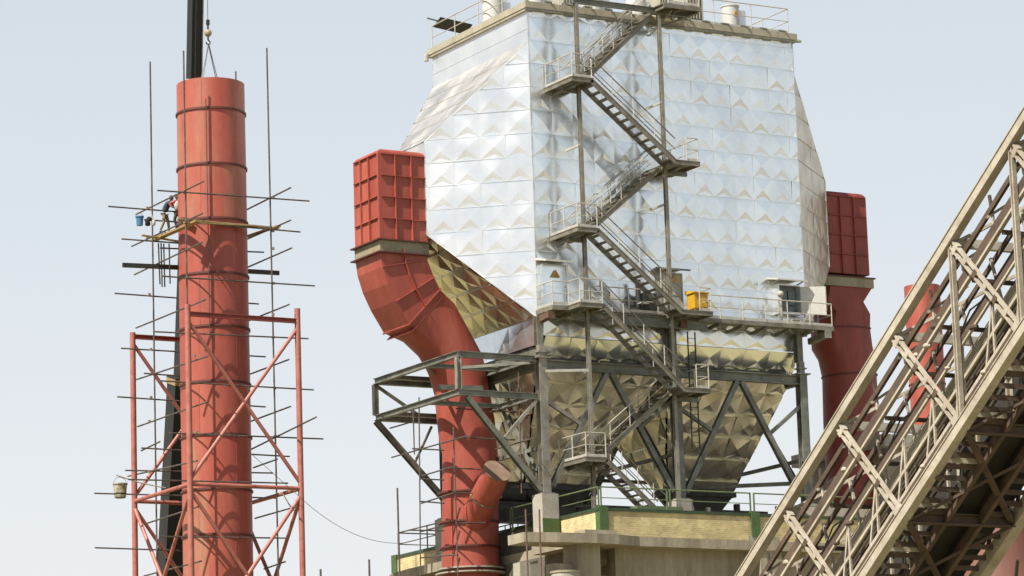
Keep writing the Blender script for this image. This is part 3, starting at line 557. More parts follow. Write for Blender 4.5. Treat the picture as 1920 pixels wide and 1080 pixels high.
# ------------------------------------------------------------------ flue ducts
def ring_pts(c, ax, ay, a, b, n, N=56):
    """a section between an ellipse (n = 2) and a true rectangle (n >= 12)"""
    q = max(0., min(1., (n - 2) / 10.)) ** .5; pts = []
    for i in range(N):
        th = 2 * math.pi * i / N; ct, s_ = math.cos(th), math.sin(th); m_ = max(abs(ct), abs(s_)); k = 1 + (1 / m_ - 1) * q
        pts.append(c + ax * (a * ct * k) + ay * (b * s_ * k))
    return pts
YM, HB = 4.47, 1.22
def sect(o, i, n, b=HB, Y=None):
    """a cross-section whose outer and inner edges are surveyed points on the duct's own plane"""
    p, q = P(*o, Y=Y or YM), P(*i, Y=Y or YM); c = (p + q) / 2; c.y = YM; ax = (q - p); a = ax.length / 2; ax.normalize()
    return ring_pts(c, ax, V((0, 1, 0)), a, b, n)
def duct_box(parent, x0, x1, y0, y1, z0, z1, mt, wall_x):
    rings = []
    for z, i_ in ((z0, 0), (z1 - .28, 0), (z1 - .14, .04), (z1 - .04, .14), (z1, .3)):
        rings.append([V((x0 + i_, y0 + i_ * .6, z)), V((x1 - i_, y0 + i_ * .6, z)), V((x1 - i_, y1 - i_ * .6, z)), V((x0 + i_, y1 - i_ * .6, z))])
    bx = obj('inlet_box', MB().loft(rings, smooth=False), mt, parent)
    nx = 3; nz = 4; t_ = .11
    for k in range(1, nx):
        x = x0 + (x1 - x0) * k / nx
        for yy, s_ in ((y0, -1), (y1, 1)):
            obj('stiffener', MB().box((x - .02, yy, z0), (x + .02, yy + s_ * t_, z1 - .25)), mt, bx)
    for k in range(1, 3):
        y = y0 + (y1 - y0) * k / 3
        for xx, s_ in ((x0, -1), (x1, 1)):
            if abs(xx - wall_x) < .3: continue
            obj('stiffener', MB().box((xx, y - .02, z0), (xx + s_ * t_, y + .02, z1 - .25)), mt, bx)
    for k in range(1, nz + 1):
        z = z0 + (z1 - .25 - z0) * k / nz
        for yy, s_ in ((y0, -1), (y1, 1)): obj('stiffener', MB().box((x0 + .13, yy, z - .02), (x1 - .06, yy + s_ * t_ * .85, z + .02)), mt, bx)
        for xx, s_ in ((x0, -1), (x1, 1)):
            if abs(xx - wall_x) < .3: continue
            obj('stiffener', MB().box((xx, y0 + .13, z - .02), (xx + s_ * t_ * .85, y1 - .13, z + .02)), mt, bx)
    return bx
du = thing('flue_duct', 'bright red ribbed box duct curving down into a round pipe left of the filter house', 'duct', (-2, YM, 17), 'red flue ducts')
Y0, Y1 = YM - HB, YM + HB
duct_box(du, -6.2, -3.72, Y0, Y1, 32.72, 36.95, 'red', -3.72)
c = MB(); c.box((-6.22, Y0 - .02, 32.16), (-3.7, Y1 + .02, 32.7)); fl = obj('flange_band', c, 'beige_flange', du)
c = MB(); c.box((-6.38, Y0 - .18, 32.68), (-3.62, Y1 + .18, 32.74)); c.box((-6.38, Y0 - .18, 32.1), (-3.62, Y1 + .18, 32.16)); obj('flange_lip', c, 'ring', fl)
E_ = [sect((712, 466), (798, 468), 16, Y=Y0), sect((717, 500), (801, 487), 16, Y=Y0), sect((727, 532), (807, 503), 16, Y=Y0), sect((742, 565), (814, 520), 16, Y=Y0), sect((767, 608), (825, 543), 16, Y=Y0)]
el = obj('elbow', MB().loft(E_, smooth=False), 'red', du)
for rg in (E_[4],):
    c_ = sum(rg, V()) / len(rg); obj('mitre_flange', MB().loft([[c_ + (p - c_) * 1.05 + (E_[3][0] - E_[4][0]).normalized() * k for p in rg] for k in (-.03, .03)], smooth=False), 'red', el)
    obj('mitre_flange', MB().loft([[c_ + (p - c_) * 1.01 + (E_[3][0] - E_[4][0]).normalized() * k for p in rg] for k in (-.36, -.32)], smooth=False), 'red', el)
c_ = sum(E_[2], V()) / 56; m1 = MB()
for k in (0, 1, 2, 3):
    a, d_ = E_[k], E_[k + 1]
    def surf(rg, fx): # front face point
        mn = min(p.y for p in rg)
        ys = [p for p in rg if p.y < mn + .02]; xs = sorted(ys, key=lambda p: p.x); return xs[0].lerp(xs[-1], fx)
    m1.bar(surf(a, .5), surf(d_, .5), .04, .26, (0, 1, 0))
obj('rib', m1, 'red', el)
p_, q_ = surf(E_[1], .0), surf(E_[1], 1.); obj('rib', MB().bar(p_, q_, .04, .2, (0, 1, 0)), 'red', el)
p_, q_ = surf(E_[3], .0), surf(E_[3], 1.); obj('rib', MB().bar(p_, q_, .04, .2, (0, 1, 0)), 'red', el)
T_ = [E_[4], sect((770, 640), (838, 572), 4), sect((793, 668), (866, 612), 2.3), sect((803, 688), (896, 663), 2), sect((809, 700), (905, 692), 2), sect((820, 737), (912, 739), 2)]
tr = obj('transition', MB().loft(T_), 'red', du)
Pp = [sect((820, 737), (912, 739), 2), sect((825, 790), (922, 792), 2), sect((828, 815), (923, 812), 2), sect((835, 850), (927, 850), 2), sect((834, 1060), (930, 1060), 2, b=1.26)]
x_, r_ = (Pp[-1][0].x + Pp[-1][28].x) / 2, 1.26
cc = sum(Pp[-1], V()) / 56; Pp.append([p + V((0, 0, -cc.z + .2)) for p in Pp[-1]])
pi = obj('pipe', MB().loft(Pp), 'red', du)
for z in (20.15, 21.5, 19.0):
    c = MB(); rg = lambda z_, rr: [V((cc.x + rr * math.cos(2 * math.pi * i / 48), YM + rr * math.sin(2 * math.pi * i / 48), z_)) for i in range(48)]
    c.loft([rg(z - .04, 1.4), rg(z + .04, 1.4)]); obj('joint_ring', c, 'ring', pi)
c = MB(); c.loft([rg(17.8, 1.6), rg(17.86, 1.6)]); c.loft([rg(18.0, 1.55), rg(18.06, 1.55)]); obj('base_flange', c, 'conc_light', pi)
c = MB(); p_ = P(862, 742, Y=YM - 1.5); c.bar(P(822, 726, Y=YM - 1.2), P(905, 728, Y=YM - 1.2), .14, .22); obj('clamp', c, 'steel', pi)
# capped branch pipe
ax = (-_f * .55 + (RX * .42 + UX * .91) * .83).normalized(); c0 = P(884, 985, Y=YM - .5); L_ = (P(931, 885, Y=YM - 1.9) - c0); top = c0 + ax * 3.35
s1 = ax.cross(V((0, 0, 1))).normalized(); s2 = s1.cross(ax)
rr_ = lambda t_, r: [c0 + ax * t_ + s1 * r * math.cos(2 * math.pi * i / 40) + s2 * r * math.sin(2 * math.pi * i / 40) for i in range(40)]
br = obj('branch_pipe', MB().loft([rr_(-.6, .74), rr_(1.3, .66), rr_(3.35, .62)]), 'red', du)
obj('cap', MB().loft([rr_(3.34, .65), rr_(3.40, .65)]), 'cap_tan', br); obj('joint_ring', MB().loft([rr_(1.72, .69), rr_(1.77, .69)]), 'beige_flange', br)
c = MB(); p_ = c0 + ax * 1.9 - s1 * .62; c.box(p_ - V((.16, .12, .12)), p_ + V((.12, .12, .12))); obj('valve', c, 'rail', br)

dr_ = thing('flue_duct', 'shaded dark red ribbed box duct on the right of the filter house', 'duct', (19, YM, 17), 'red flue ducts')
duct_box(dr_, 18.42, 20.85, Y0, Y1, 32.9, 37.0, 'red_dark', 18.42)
c = MB(); c.box((18.1, Y0 - .1, 32.25), (21.0, Y1 + .1, 32.7)); fl = obj('flange_band', c, 'conc', dr_); c = MB(); c.box((17.95, Y0 - .16, 32.7), (21.1, Y1 + .16, 32.76)); obj('flange_lip', c, 'ring', fl)
Q_ = [sect((1556, 536), (1636, 538), 16, Y=Y0), sect((1556, 545), (1632, 545), 16, Y=Y0), sect((1553, 563), (1619, 566), 12, Y=Y0), sect((1540, 590), (1615, 596), 4), sect((1533, 618), (1618, 622), 3), sect((1531, 650), (1626, 655), 2.4), sect((1541, 672), (1634, 678), 2), sect((1549, 705), (1636, 707), 2), sect((1551, 790), (1640, 792), 2)]
ce = sum(Q_[-1], V()) / 56; Q_.append([p + V((0, 0, -ce.z + .2)) for p in Q_[-1]])
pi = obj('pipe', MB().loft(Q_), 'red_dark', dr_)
for s_ in (4, 7):
    rg2 = Q_[s_]; cq = sum(rg2, V()) / 56; obj('joint_ring', MB().loft([[cq + (p - cq) * 1.04 + V((0, 0, k)) for p in rg2] for k in (-.03, .03)]), 'ring', pi)

# ------------------------------------------------------------------ dark conveying gear under the hoppers
sc_ = thing('drag_conveyor', 'long dark enclosed dust conveyor running under both hoppers', 'conveyor', (7, 4.5, 19))
c = MB(); c.box((-.4, 4.05, 20.25), (14.6, 4.95, 21.05)); c.box((-.5, 4.0, 21.05), (14.7, 5.0, 21.15)); obj('trough', c, 'dark', sc_)
c = MB(); c.tube((-1.5, 4.5, 21.6), (1.4, 4.5, 21.6), .55, n=20); obj('end_pipe', c, 'dark', sc_)
for x in (2.3, 4.9, 9.5, 12.3): obj('leg', MB().box((x - .28, 4.2, 18.7), (x + .28, 4.8, 20.25)), 'dark', sc_)
for x in (10.2, 13.2): obj('vent_cap', MB().cyl(x, 4.4, 21.15, 21.5, .16, 12), 'dark', sc_)
t = thing('rotary_drive', 'low orange gear drive with two small pale motors behind the brick parapet', 'motor', (8.9, 1.5, 18.7), 'orange drives on the deck')
c = MB(); c.box((8.3, 1.2, 19.9), (10.0, 2.2, 20.35)); c.box((8.6, 1.25, 20.35), (9.8, 2.1, 20.5)); obj('gear_case', c, 'orange', t)
c = MB(); c.box((8.4, 1.3, 18.7), (9.9, 2.1, 19.9)); obj('stand', c, 'dark', t)
for x in (8.7, 9.6): obj('motor', MB().cyl(x, 1.4, 20.5, 20.85, .12, 14), 'rail', t)
copy_tree(t, (6.0, 1.8, .45), label='small orange gear drive glimpsed through the conveyor gantry')

# ------------------------------------------------------------------ concrete deck building
dk = thing('deck_building', 'sunlit concrete deck structure with yellow brick parapet and green railings', 'building', (6, 3, 0))
ZS = 18.62
c = MB()
pts = [(-3.7, -4.5), (-2.2, -4.75), (-.3, -4.9), (.9, -4.75), (2.2, -4.35), (6, -4.25), (12, -4.3), (26, -4.3), (26, 15.2), (-.2, 15.2), (-1.0, 13.4), (-1.6, 11.6), (-1.8, 9.6), (-1.8, 5.6), (.1, 5.4), (.1, -.05), (-.75, -.05), (-.75, -3.0), (-3.7, -3.1)]
c.loft([[V((x, y, ZS - .42)) for x, y in pts], [V((x, y, ZS)) for x, y in pts]], smooth=False); obj('deck_slab', c, 'conc', dk)
c = MB(); pp_ = [(.3, -4.15), (26, -4.15)]
c.box((.3, -4.15, ZS), (26, -3.9, 19.72)); c.box((.3, -3.9, ZS), (.55, -.2, 19.72)); c.box((.3, 8, ZS), (.55, 15, 19.72)); pw = obj('parapet', c, 'brick', dk)
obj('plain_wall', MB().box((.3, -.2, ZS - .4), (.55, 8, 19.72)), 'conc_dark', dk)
c = MB(); c.box((.25, -4.2, 19.72), (26, -3.85, 19.86)); c.box((.25, -3.85, 19.72), (.6, 15.05, 19.86)); obj('coping', c, 'green_dark', pw)
for x in (.28, 8.2, 16.2): obj('pier', MB().box((x, -4.24, ZS + .2), (x + .45, -3.88, 19.9)), 'green', pw)
obj('pier', MB().box((.22, 14.6, ZS), (.6, 15.1, 19.9)), 'green', pw)
for x in (-.6, 8.0, 16.0): obj('kerb_block', MB().box((x, -4.42 if x < 0 else -4.2, ZS), (x + 1.6, -3.5 if x < 0 else -3.95, ZS + .22)), 'conc', dk)
for x in (-.22, 6.85, 13.85):
    hh = MB().box((x - .42, -.93, ZS), (x + .42, -.07, 20.86)); pe = obj('pedestal', hh, 'conc_light', dk)
    if x < 0: obj('painted_base', MB().box((x - .425, -.945, ZS), (x + .425, -.90, 19.75)), 'green', pe)
for x in XC: obj('pedestal', MB().box((x - .42, 8.17, ZS), (x + .42, 9.03, 20.86)), 'conc_light', dk)
def panel(pts_):
    r_ = obj('guard_rail', MB().path([V(p) + V((0, 0, .92)) for p in pts_], .035), 'green_rail', dk); obj('mid_rail', MB().path([V(p) + V((0, 0, .45)) for p in pts_], .022), 'green_rail', r_)
    for p in (pts_[0], pts_[-1]): obj('rail_post', MB().bar(V(p), V(p) + V((0, 0, .94)), .06), 'green_rail', r_)
x = .5
for x0, x1 in ((.5, 3.9), (4.05, 8.3), (8.5, 12.6), (12.8, 17), (17.2, 21.5)): panel([(x0, -4.03, 19.86), (x1, -4.03, 19.86)])
for y0, y1 in ((-3.95, -.4), (-.2, 3.6), (3.8, 8.4)): panel([(.42, y0, 19.86), (.42, y1, 19.86)])
# galvanised rail at the far left corner
railing(dk, [(.42, 8.8, 19.86), (.42, 14.7, 19.86), (6, 14.7, 19.86)], step=2.9, toe=False, mt='tube', r=.035)
railing(dk, [(2.2, 11.0, 19.0), (2.2, 6.2, 19.0), (4.4, 6.2, 19.0)], step=1.2, toe=False, mt='dark', r=.03, h=1.5)
tag(obj('flat_crate', MB().box((2.6, -3.6, 19.86), (5.0, -3.0, 20.06)).box((2.6, -3.6, 20.062), (5.0, -3.5, 20.1)), 'green_rail', base=(3.8, -3.3, 19.86)), 'pale green flat crate behind the brick parapet by the stair foot', 'crate')
bl = thing('deck_barrel', 'dark blue barrel on the deck between the stair foot and the corner railing', 'barrel', (2.4, .5, ZS))
obj('shell', MB().cyl(2.4, .5, ZS, 20.55, .42, 24), 'dark', bl); [obj('hoop', MB().cyl(2.4, .5, z, z + .04, .445, 24), 'steel', bl) for z in (19.2, 19.9, 20.5)]
fl_ = thing('flood_lamp', 'small round pale lamp above the green corner railing', 'lamp', (1.9, -1.0, 20.9)); obj('lamp_head', MB().ball((1.95, -1.0, 21.15), .16), 'cream', fl_); obj('stem', MB().tube((1.95, -1.0, 19), (1.95, -1.0, 21.1), .03), 'steel', fl_)
# below: beams, columns and walls
obj('edge_beam', MB().box((1.5, -3.4, 16.9), (26, -2.7, ZS - .42)), 'conc', dk)
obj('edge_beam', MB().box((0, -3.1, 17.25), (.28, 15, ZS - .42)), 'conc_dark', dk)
for x in (-.9, 8.6, 17.8): obj('column', MB().box((x, -4.2, 0), (x + 1.15, -3.0, ZS - .42)), 'conc', dk)
for x in (5.4, 14.2, 22.8): obj('column', MB().box((x, 2.2, 0), (x + 1.0, 3.2, ZS - .42)), 'conc', dk)
obj('cross_beam', MB().box((-1.9, -3.8, 16.9), (-.9, -3.2, 17.4)), 'conc', dk)
obj('column', MB().box((-3.6, -3.9, 0), (-3.1, -3.3, 17.4)), 'conc_light', dk)
obj('rear_wall', MB().box((-.3, 6, 0), (26, 6.4, 18.1)), 'conc', dk)
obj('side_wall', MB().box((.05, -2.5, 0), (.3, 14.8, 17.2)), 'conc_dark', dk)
obj('door_panel', MB().box((1.6, -3.0, 14.5), (8.4, -2.85, 16.9)), 'green_dark', dk)
obj('drum', MB().cyl(-2.0, -4.9, 15.6, 16.75, .62, 28), 'conc_light', dk) if False else None
t = thing('round_duct_end', 'short pale concrete drum standing below the deck ledge', 'drum', (-1.9, -4.9, 0))
obj('shell', MB().cyl(-1.95, -4.9, 0, 16.85, .62, 28), 'conc_light', t); obj('rim', MB().cyl(-1.95, -4.9, 16.85, 16.93, .66, 28), 'conc', t)
# annexe behind the gantry
an = thing('annexe_building', 'pale concrete annexe with sloping slab seen through the conveyor gantry', 'building', (24, 8, 0))
obj('wall', MB().box((20.5, 2.2, 0), (27.5, 9, 24.2)), 'conc', an); obj('roof', MB().box((20.0, 1.6, 24.2), (28, 9.5, 24.8)), 'conc_light', an)
obj('canopy', MB().box((20.2, -1.0, 22.3), (24.5, 1.6, 22.6)), 'conc_light', an)
for x in (20.6, 23.8): obj('post', MB().box((x, -.9, ZS), (x + .45, -.5, 22.3)), 'conc_light', an)
# red stack and red tank
rs = thing('red_stack', 'plain red round stack rising behind the conveyor gantry', 'stack', (35.2, 18.1, 0))
obj('shell', MB().cyl(35.2, 18.1, 0, 36.0, .98, 40), 'red', rs)
for z in (30.5, 25, 20): obj('joint_ring', MB().cyl(35.2, 18.1, z, z + .07, 1.02, 40), 'ring', rs)
bp_ = P(1875, 1080, D=95)
tk = thing('red_tank', 'dusty reddish cone-topped vessel at the foot of the conveyor gantry', 'tank', (bp_.x, bp_.y, 0))
obj('shell', MB().cyl(bp_.x, bp_.y, 0, bp_.z - .6, 1.5, 40), 'tan_tank', tk); obj('cone_top', MB().cyl(bp_.x, bp_.y, bp_.z - .6, bp_.z + 2.6, 1.5, 40, r2=.35), 'tan_tank', tk)
obj('nozzle', MB().tube((bp_.x - .5, bp_.y - 1.3, bp_.z - .3), (bp_.x - .62, bp_.y - 1.6, bp_.z + .25), .05), 'dark', tk)

# ------------------------------------------------------------------ chimney
CX, CY = -12.95, 6.5
def axis_r(y_, xl, xr, D=150):
    a, d_ = P(xl, y_, D=D), P(xr, y_, D=D); return (a + d_) / 2, (a - d_).length / 2
tops = [(160, 329.5, 457), (318, 332.5, 461.5), (525, 337, 467), (725, 340.5, 472), (920, 344.5, 476), (1080, 347, 479)]
ch = thing('chimney', 'tall faded red steel chimney with dark weld rings inside tube scaffolding', 'chimney', (CX, CY, 0))
rings = []; prof = []
for y_, xl, xr in tops[::-1]:
    c_, r = axis_r(y_, xl, xr); prof.append((c_.z, r))
def rc(z):
    r = 1.58
    for (za, ra), (zb, rb) in zip(prof, prof[1:]):
        if za <= z <= zb: r = ra + (rb - ra) * (z - za) / (zb - za)
    if z > prof[-1][0]: r = prof[-1][1]
    if z < prof[0][0]: r = prof[0][1]
    return r
ZTOP = prof[-1][0]; nn = 64
zs = [0, 5, 10, 15] + [17 + k * (ZTOP - 17) / 10 for k in range(11)]
circ = lambda z, r: [V((CX + r * math.cos(2 * math.pi * i / nn), CY + r * math.sin(2 * math.pi * i / nn), z)) for i in range(nn)]
joints = [0, 4.8, 9.6, 14.4] + [P(334, y_, D=150).z for y_ in (1010, 925, 824, 725, 622, 523, 422, 320, 217)] + [ZTOP]
tones = ['red_chim'] * 4 + ['red_chim', 'chim_faded', 'red_chim', 'chim_red', 'chim_red', 'chim_red', 'red_chim', 'chim_faded', 'chim_faded', 'chim_faded']
for k in range(len(joints) - 1):
    za, zb = joints[k], joints[k + 1]; last = k == len(joints) - 2
    obj('shell_section', MB().loft([circ(za, rc(za)), circ(zb, rc(zb))] + ([circ(zb, rc(zb) - .03), circ(zb - 2, rc(zb) - .03)] if last else []), False, last), tones[k], ch)
    an_ = R(205 + (k * 67) % 130); dz = V((math.cos(an_), math.sin(an_), 0)); p0_, p1_ = V((CX, CY, za)) + dz * (rc(za) + .002), V((CX, CY, zb)) + dz * (rc(zb) + .002)
    obj('seam', MB().bar(p0_, p1_, .035, .02, tuple(dz)), tones[k], ch)
for y_ in (217, 320, 422, 523, 622, 725, 824, 925, 1010):
    z = P(334, y_, D=150).z; obj('weld_ring', MB().loft([circ(z - .045, rc(z) + .005), circ(z - .045, rc(z) + .06), circ(z + .045, rc(z) + .06), circ(z + .045, rc(z) + .005)], False, False, False), 'ring', ch)

# crane with its boom behind the chimney
tip = P(379, -330, D=151.0)
cr_ = thing('crane', 'dark telescopic crane boom rising behind the red chimney', 'crane', tuple(P(300, 1500, D=165)))
pts = [P(370.5, -260, D=151.6), P(363, 148, D=154.2), P(342, 720, D=158.5), P(325, 1100, D=161), P(286, 1980, D=167)]
base = V((pts[-1].x, pts[-1].y, 1.8)); pts[-1] = base + (pts[-2] - base) * 0.001 + V((0, 0, .1))
c = MB().bar(pts[0], pts[1], .52, .56, (0, 1, 0)); o1 = obj('boom_tip_section', c, 'crane', cr_)
obj('boom_middle_section', MB().bar(pts[1] + (pts[1] - pts[2]).normalized() * -.2, pts[2], .64, .66, (0, 1, 0)), 'crane', cr_)
obj('boom_base_section', MB().bar(pts[2], pts[4], 1.15, .95, (0, 1, 0)), 'crane', cr_)
pc = pts[2]; obj('collar', MB().bar(pc + (pts[1] - pts[2]).normalized() * .35, pc + (pts[1] - pts[2]).normalized() * -.02, 1.2, 1.0, (0, 1, 0)), 'crane', cr_)
obj('yellow_stripe', MB().bar(pc + (pts[1] - pts[2]).normalized() * .28, pc + (pts[1] - pts[2]).normalized() * .0, 1.22, 1.02, (0, 1, 0)), 'wood', cr_)
for a_0, a_1, wd_ in ((pts[0], pts[1], .26), (pts[1], pts[2], .32)):
    obj('edge_strip', MB().bar(a_0, a_1, .05, .05, (0, 1, 0), (wd_ + .01, -.3 if wd_ < .3 else -.35)), 'steel', cr_); obj('hose', MB().tube(a_0 + V((-.1, -.36, 0)), a_1 + V((-.1, -.38, 0)), .025, n=6), 'dark', cr_)
obj('sheave_head', MB().tube(pts[0] + V((0, -.3, .2)), pts[0] + V((0, .3, .2)), .4, n=20), 'crane', cr_)
obj('carrier', MB().box((base.x - 1.3, base.y - 4.5, .7), (base.x + 1.3, base.y + 5.5, 1.9)), 'crane', cr_)
hk = thing('hook_block', 'pale ball weight and hook hanging from the crane rope', 'crane hook', tuple(P(390, 62, D=150)))
pb = P(390, 62, D=150); hk_top = V((pb.x, pb.y, pts[0].z + .2))
obj('rope', MB().tube(hk_top, pb + V((0, 0, .3)), .018, n=6), 'rope', hk)
obj('ball_weight', MB().ball(pb, .175, n=20, m=14), 'ball', hk)
c = MB().tube(pb + V((0, 0, .14)), pb + V((0, 0, .45)), .045, n=8); c.box(pb + V((-.07, -.05, .38)), pb + V((.07, .05, .62))); obj('swivel', c, 'dark', hk)
c = MB().tube(pb - V((0, 0, .16)), pb - V((0, 0, .33)), .04, n=8)
for k in range(8):
    a0, a1 = R(90 - k * 34), R(90 - (k + 1) * 34); q0 = pb + V((math.cos(a0) * .1, 0, math.sin(a0) * .1 - .44)); q1 = pb + V((math.cos(a1) * .1, 0, math.sin(a1) * .1 - .44)); c.tube(q0, q1, .03, n=6)
obj('hook', c, 'dark', hk)
hb_ = pb - V((0, 0, .5))
for (x, y_), lb in (((375, 162), 'thin grey lifting sling on the left below the hook'), ((408, 162), 'thin grey lifting sling on the right below the hook')):
    e = P(x, y_, D=150 + (0.4 if x > 400 else -.3)); tag(obj('lifting_sling', MB().tube(hb_, e, .022, n=6).tube(hb_ + V((.03, 0, 0)), e + V((.09, 0, 0)), .018, n=6), 'sling', base=tuple(e)), lb, 'sling', 'slings under the crane hook')

# ------------------------------------------------------------------ scaffold round the chimney
sf = thing('tube_scaffold', 'tall thin tube scaffold around the red chimney', 'scaffold', (CX, CY, 0), 'tube scaffolds')
AX, AY = 2.12, 1.78; YFr, YBk, XL, XR = CY - AY, CY + AY, CX - AX, CX + AX
def vpole(x, y, ztop, zbot=0, lean=(0, 0), parent=sf, r=.042):
    obj('standard', MB().tube((x, y, zbot), (x + lean[0], y + lean[1], ztop), r, n=6), 'tube', parent)
vpole(XL, YBk, P(276, 115, Y=YBk).z, lean=(-.05, 0)); vpole(XL, YFr, P(342, 95, Y=YFr).z); vpole(XR, YFr, P(500, 90, Y=YFr).z, lean=(-.12, 0)); vpole(XR, YBk, P(425, 132, Y=YBk).z)
fixes = []
def ledger(p, q, parent=sf, nm='ledger', r=.037, m_='tube', ends=()):
    obj(nm, MB().tube(p, q, r, n=6), m_, parent)
for a, d_ in (((295, 357), (580, 377)), ((395, 420), (563, 435)), ((305, 518), (590, 536)), ((290, 622), (578, 635)), ((300, 714), (588, 731)), ((318, 812), (606, 823)), ((298, 1006), (540, 1009)), ((240, 899), (540, 906))):
    ledger(P(*a, Y=YFr - .07), P(*d_, Y=YFr - .07))
for a, d_ in (((203, 387), (420, 404)), ((270, 412), (420, 422)), ((228, 448), (420, 462)), ((300, 465), (495, 473)), ((215, 550), (485, 570)), ((227, 653), (498, 669)), ((220, 744), (498, 763)), ((265, 840), (543, 856)), ((235, 882), (512, 887)), ((177, 925), (520, 934)), ((178, 1027), (420, 1035)), ((270, 700), (460, 714))):
    ledger(P(*a, Y=YBk + .07), P(*d_, Y=YBk + .07))
for a, d_ in (((255, 402), (382, 340)), ((247, 462), (380, 400)), ((252, 515), (380, 454)), ((255, 615), (385, 562)), ((255, 712), (390, 668)), ((258, 800), (390, 753)), ((265, 845), (300, 828)), ((240, 893), (370, 864)), ((270, 983), (372, 950)), ((270, 1080), (378, 1052))):
    ledger(P(*a, X=XL - .07), P(*d_, X=XL - .07), nm='transom')
for a, d_ in (((455, 397), (545, 352)), ((455, 452), (545, 413)), ((460, 503), (547, 465)), ((460, 604), (542, 571)), ((465, 703), (542, 674)), ((465, 792), (545, 762)), ((468, 844), (593, 782)), ((475, 877), (520, 861)), ((478, 972), (555, 950)), ((495, 1067), (535, 1053))):
    ledger(P(*a, X=XR + .07), P(*d_, X=XR + .07), nm='transom')
for (x, y_) in ((512, 371), (345, 361), (276, 390), (276, 446), (280, 552), (512, 433), (512, 466), (513, 531), (350, 521), (512, 590), (512, 632), (283, 655), (515, 728), (283, 745), (365, 667), (516, 818), (368, 810), (280, 790), (280, 885)):
    q = P(x, y_, Y=YFr if x > 300 else YBk); obj('coupler', MB().box(q - V((.055, .05, .055)), q + V((.055, .05, .055))), 'clamp', sf)
# inner vertical rod shadowing pipe on the shell
obj('vertical_rod', MB().tube(P(386, 185, D=148.3), P(394, 640, D=148.3), .022, n=6), 'tube', sf)
# planks
def plank(p, q, label, wd=.24, th=.05, mt='wood', name='plank'):
    o = tag(obj(name, MB().bar(p, q, wd, th), mt, base=tuple((V(p) + V(q)) / 2)), label, 'plank', 'planks on the chimney scaffold'); return o
plank(P(333, 411, Y=YFr + .2), P(522, 428, Y=YFr + .2), 'long wooden plank across the front of the chimney', .25, .06)
plank(P(345, 417, Y=YFr - .05), P(480, 424, Y=YFr - .05), 'second wooden plank lying against the long one at the chimney front', .2, .05)
plank(P(286, 452, X=XL + .3), P(372, 414, X=XL + .3), 'sunlit wooden plank slanting along the left side where the worker stands', .3, .07)
plank(P(290, 446, X=XL + .65), P(360, 420, X=XL + .65), 'wooden plank nearest the shell under the crouching worker', .25, .05)
plank(P(266, 441, Y=YBk - .3), P(348, 455, Y=YBk - .3), 'thin wooden plank at the rear left of the work platform', .2, .05)
plank(P(462, 444, X=XR + .1), P(522, 424, X=XR + .1), 'short wooden plank on the right side of the chimney', .25, .06)
plank(P(320, 711, D=156.6), P(342, 720, D=156.6), 'pale short board wedged beside the crane boom', .2, .1) if False else None
# steel channel across and rods hanging
t = obj('steel_channel', MB().bar(P(230, 497, Y=YBk - .5), P(345, 502, Y=YBk - .5), .12, .2).bar(P(345, 502, Y=YBk - .5), P(523, 512, Y=YBk - .5), .12, .2), 'dark', base=tuple(P(340, 502, Y=YBk - .5)))
tag(t, 'dark heavy steel channel lying across the scaffold behind the chimney', 'steel channel')
for (x0, y0, x1, y1), lb in zip(((297, 456, 300, 533), (302, 456, 304, 538), (307, 457, 309, 538), (317, 457, 319, 532)), ('leftmost dark rod hanging under the work platform', 'second dark rod hanging under the work platform', 'third dark rod hanging under the work platform', 'dark rod hanging nearest the chimney under the work platform')):
    a, d_ = P(x0, y0, X=XL + .4), P(x1, y1, X=XL + .4); tag(obj('hanging_rod', MB().tube(a, d_, .035, n=6), 'dark', base=tuple(a)), lb, 'rod', 'rods hanging under the platform')

# ------------------------------------------------------------------ red tower round the chimney
tw = thing('lattice_tower', 'pinkish red braced steel tower around the lower chimney', 'steel tower', (CX, CY, 0))
TX, TY = 2.66, 2.99; tF, tB, tL, tR = CY - TY, CY + TY, CX - TX, CX + TX
zt = P(367, 572, Y=tF).z; zt2 = P(561, 583, Y=tF).z; ztl = P(243, 628, X=tL).z
for (x, y), z in (((tL, tF), zt), ((tR, tF), zt2 + .1), ((tL, tB), ztl + .05), ((tR, tB), zt)):
    obj('leg', MB().tube((x, y, 0), (x, y, z), .13, n=14), 'red_steel', tw)
z1 = P(467, 596, Y=tF).z; z2 = P(470, 912, Y=tF).z; z0 = z2 - (z1 - z2)
def tb(p, q, nm='brace', r=.085, m_='red_steel'): obj(nm, MB().tube(p, q, r, n=10), m_, tw)
for y in (tF, tB):
    obj('beam', MB().ibeam((tL, y, z1), (tR, y, z1), .2, .2), 'red_dark', tw)
    tb((tL, y, z2), (tR, y, z2), 'beam', .09)
    tb((tL, y, z1 - .3), (tR, y, z2 + .2)); tb((tR, y, z1 - .3), (tL, y, z2 + .2)); tb((tL, y, z2 - .3), (tR, y, z0)); tb((tR, y, z2 - .3), (tL, y, z0)); 
    for k in range(1, 4): zz = z2 - k * 7.5; tb((tL, y, zz + .3), (tR, y, zz + .3), 'beam')
for x in (tL, tR):
    tb((x, tF, z2), (x, tB, z2), 'beam', .09); tb((x, tF, z2 - .3), (x, tB, z0)); tb((x, tB, z2 - .3), (x, tF, z0))
tb((tL, tF, z2 + .1), (tL + .9, tF + 2, z2 + .1), 'beam', .05)

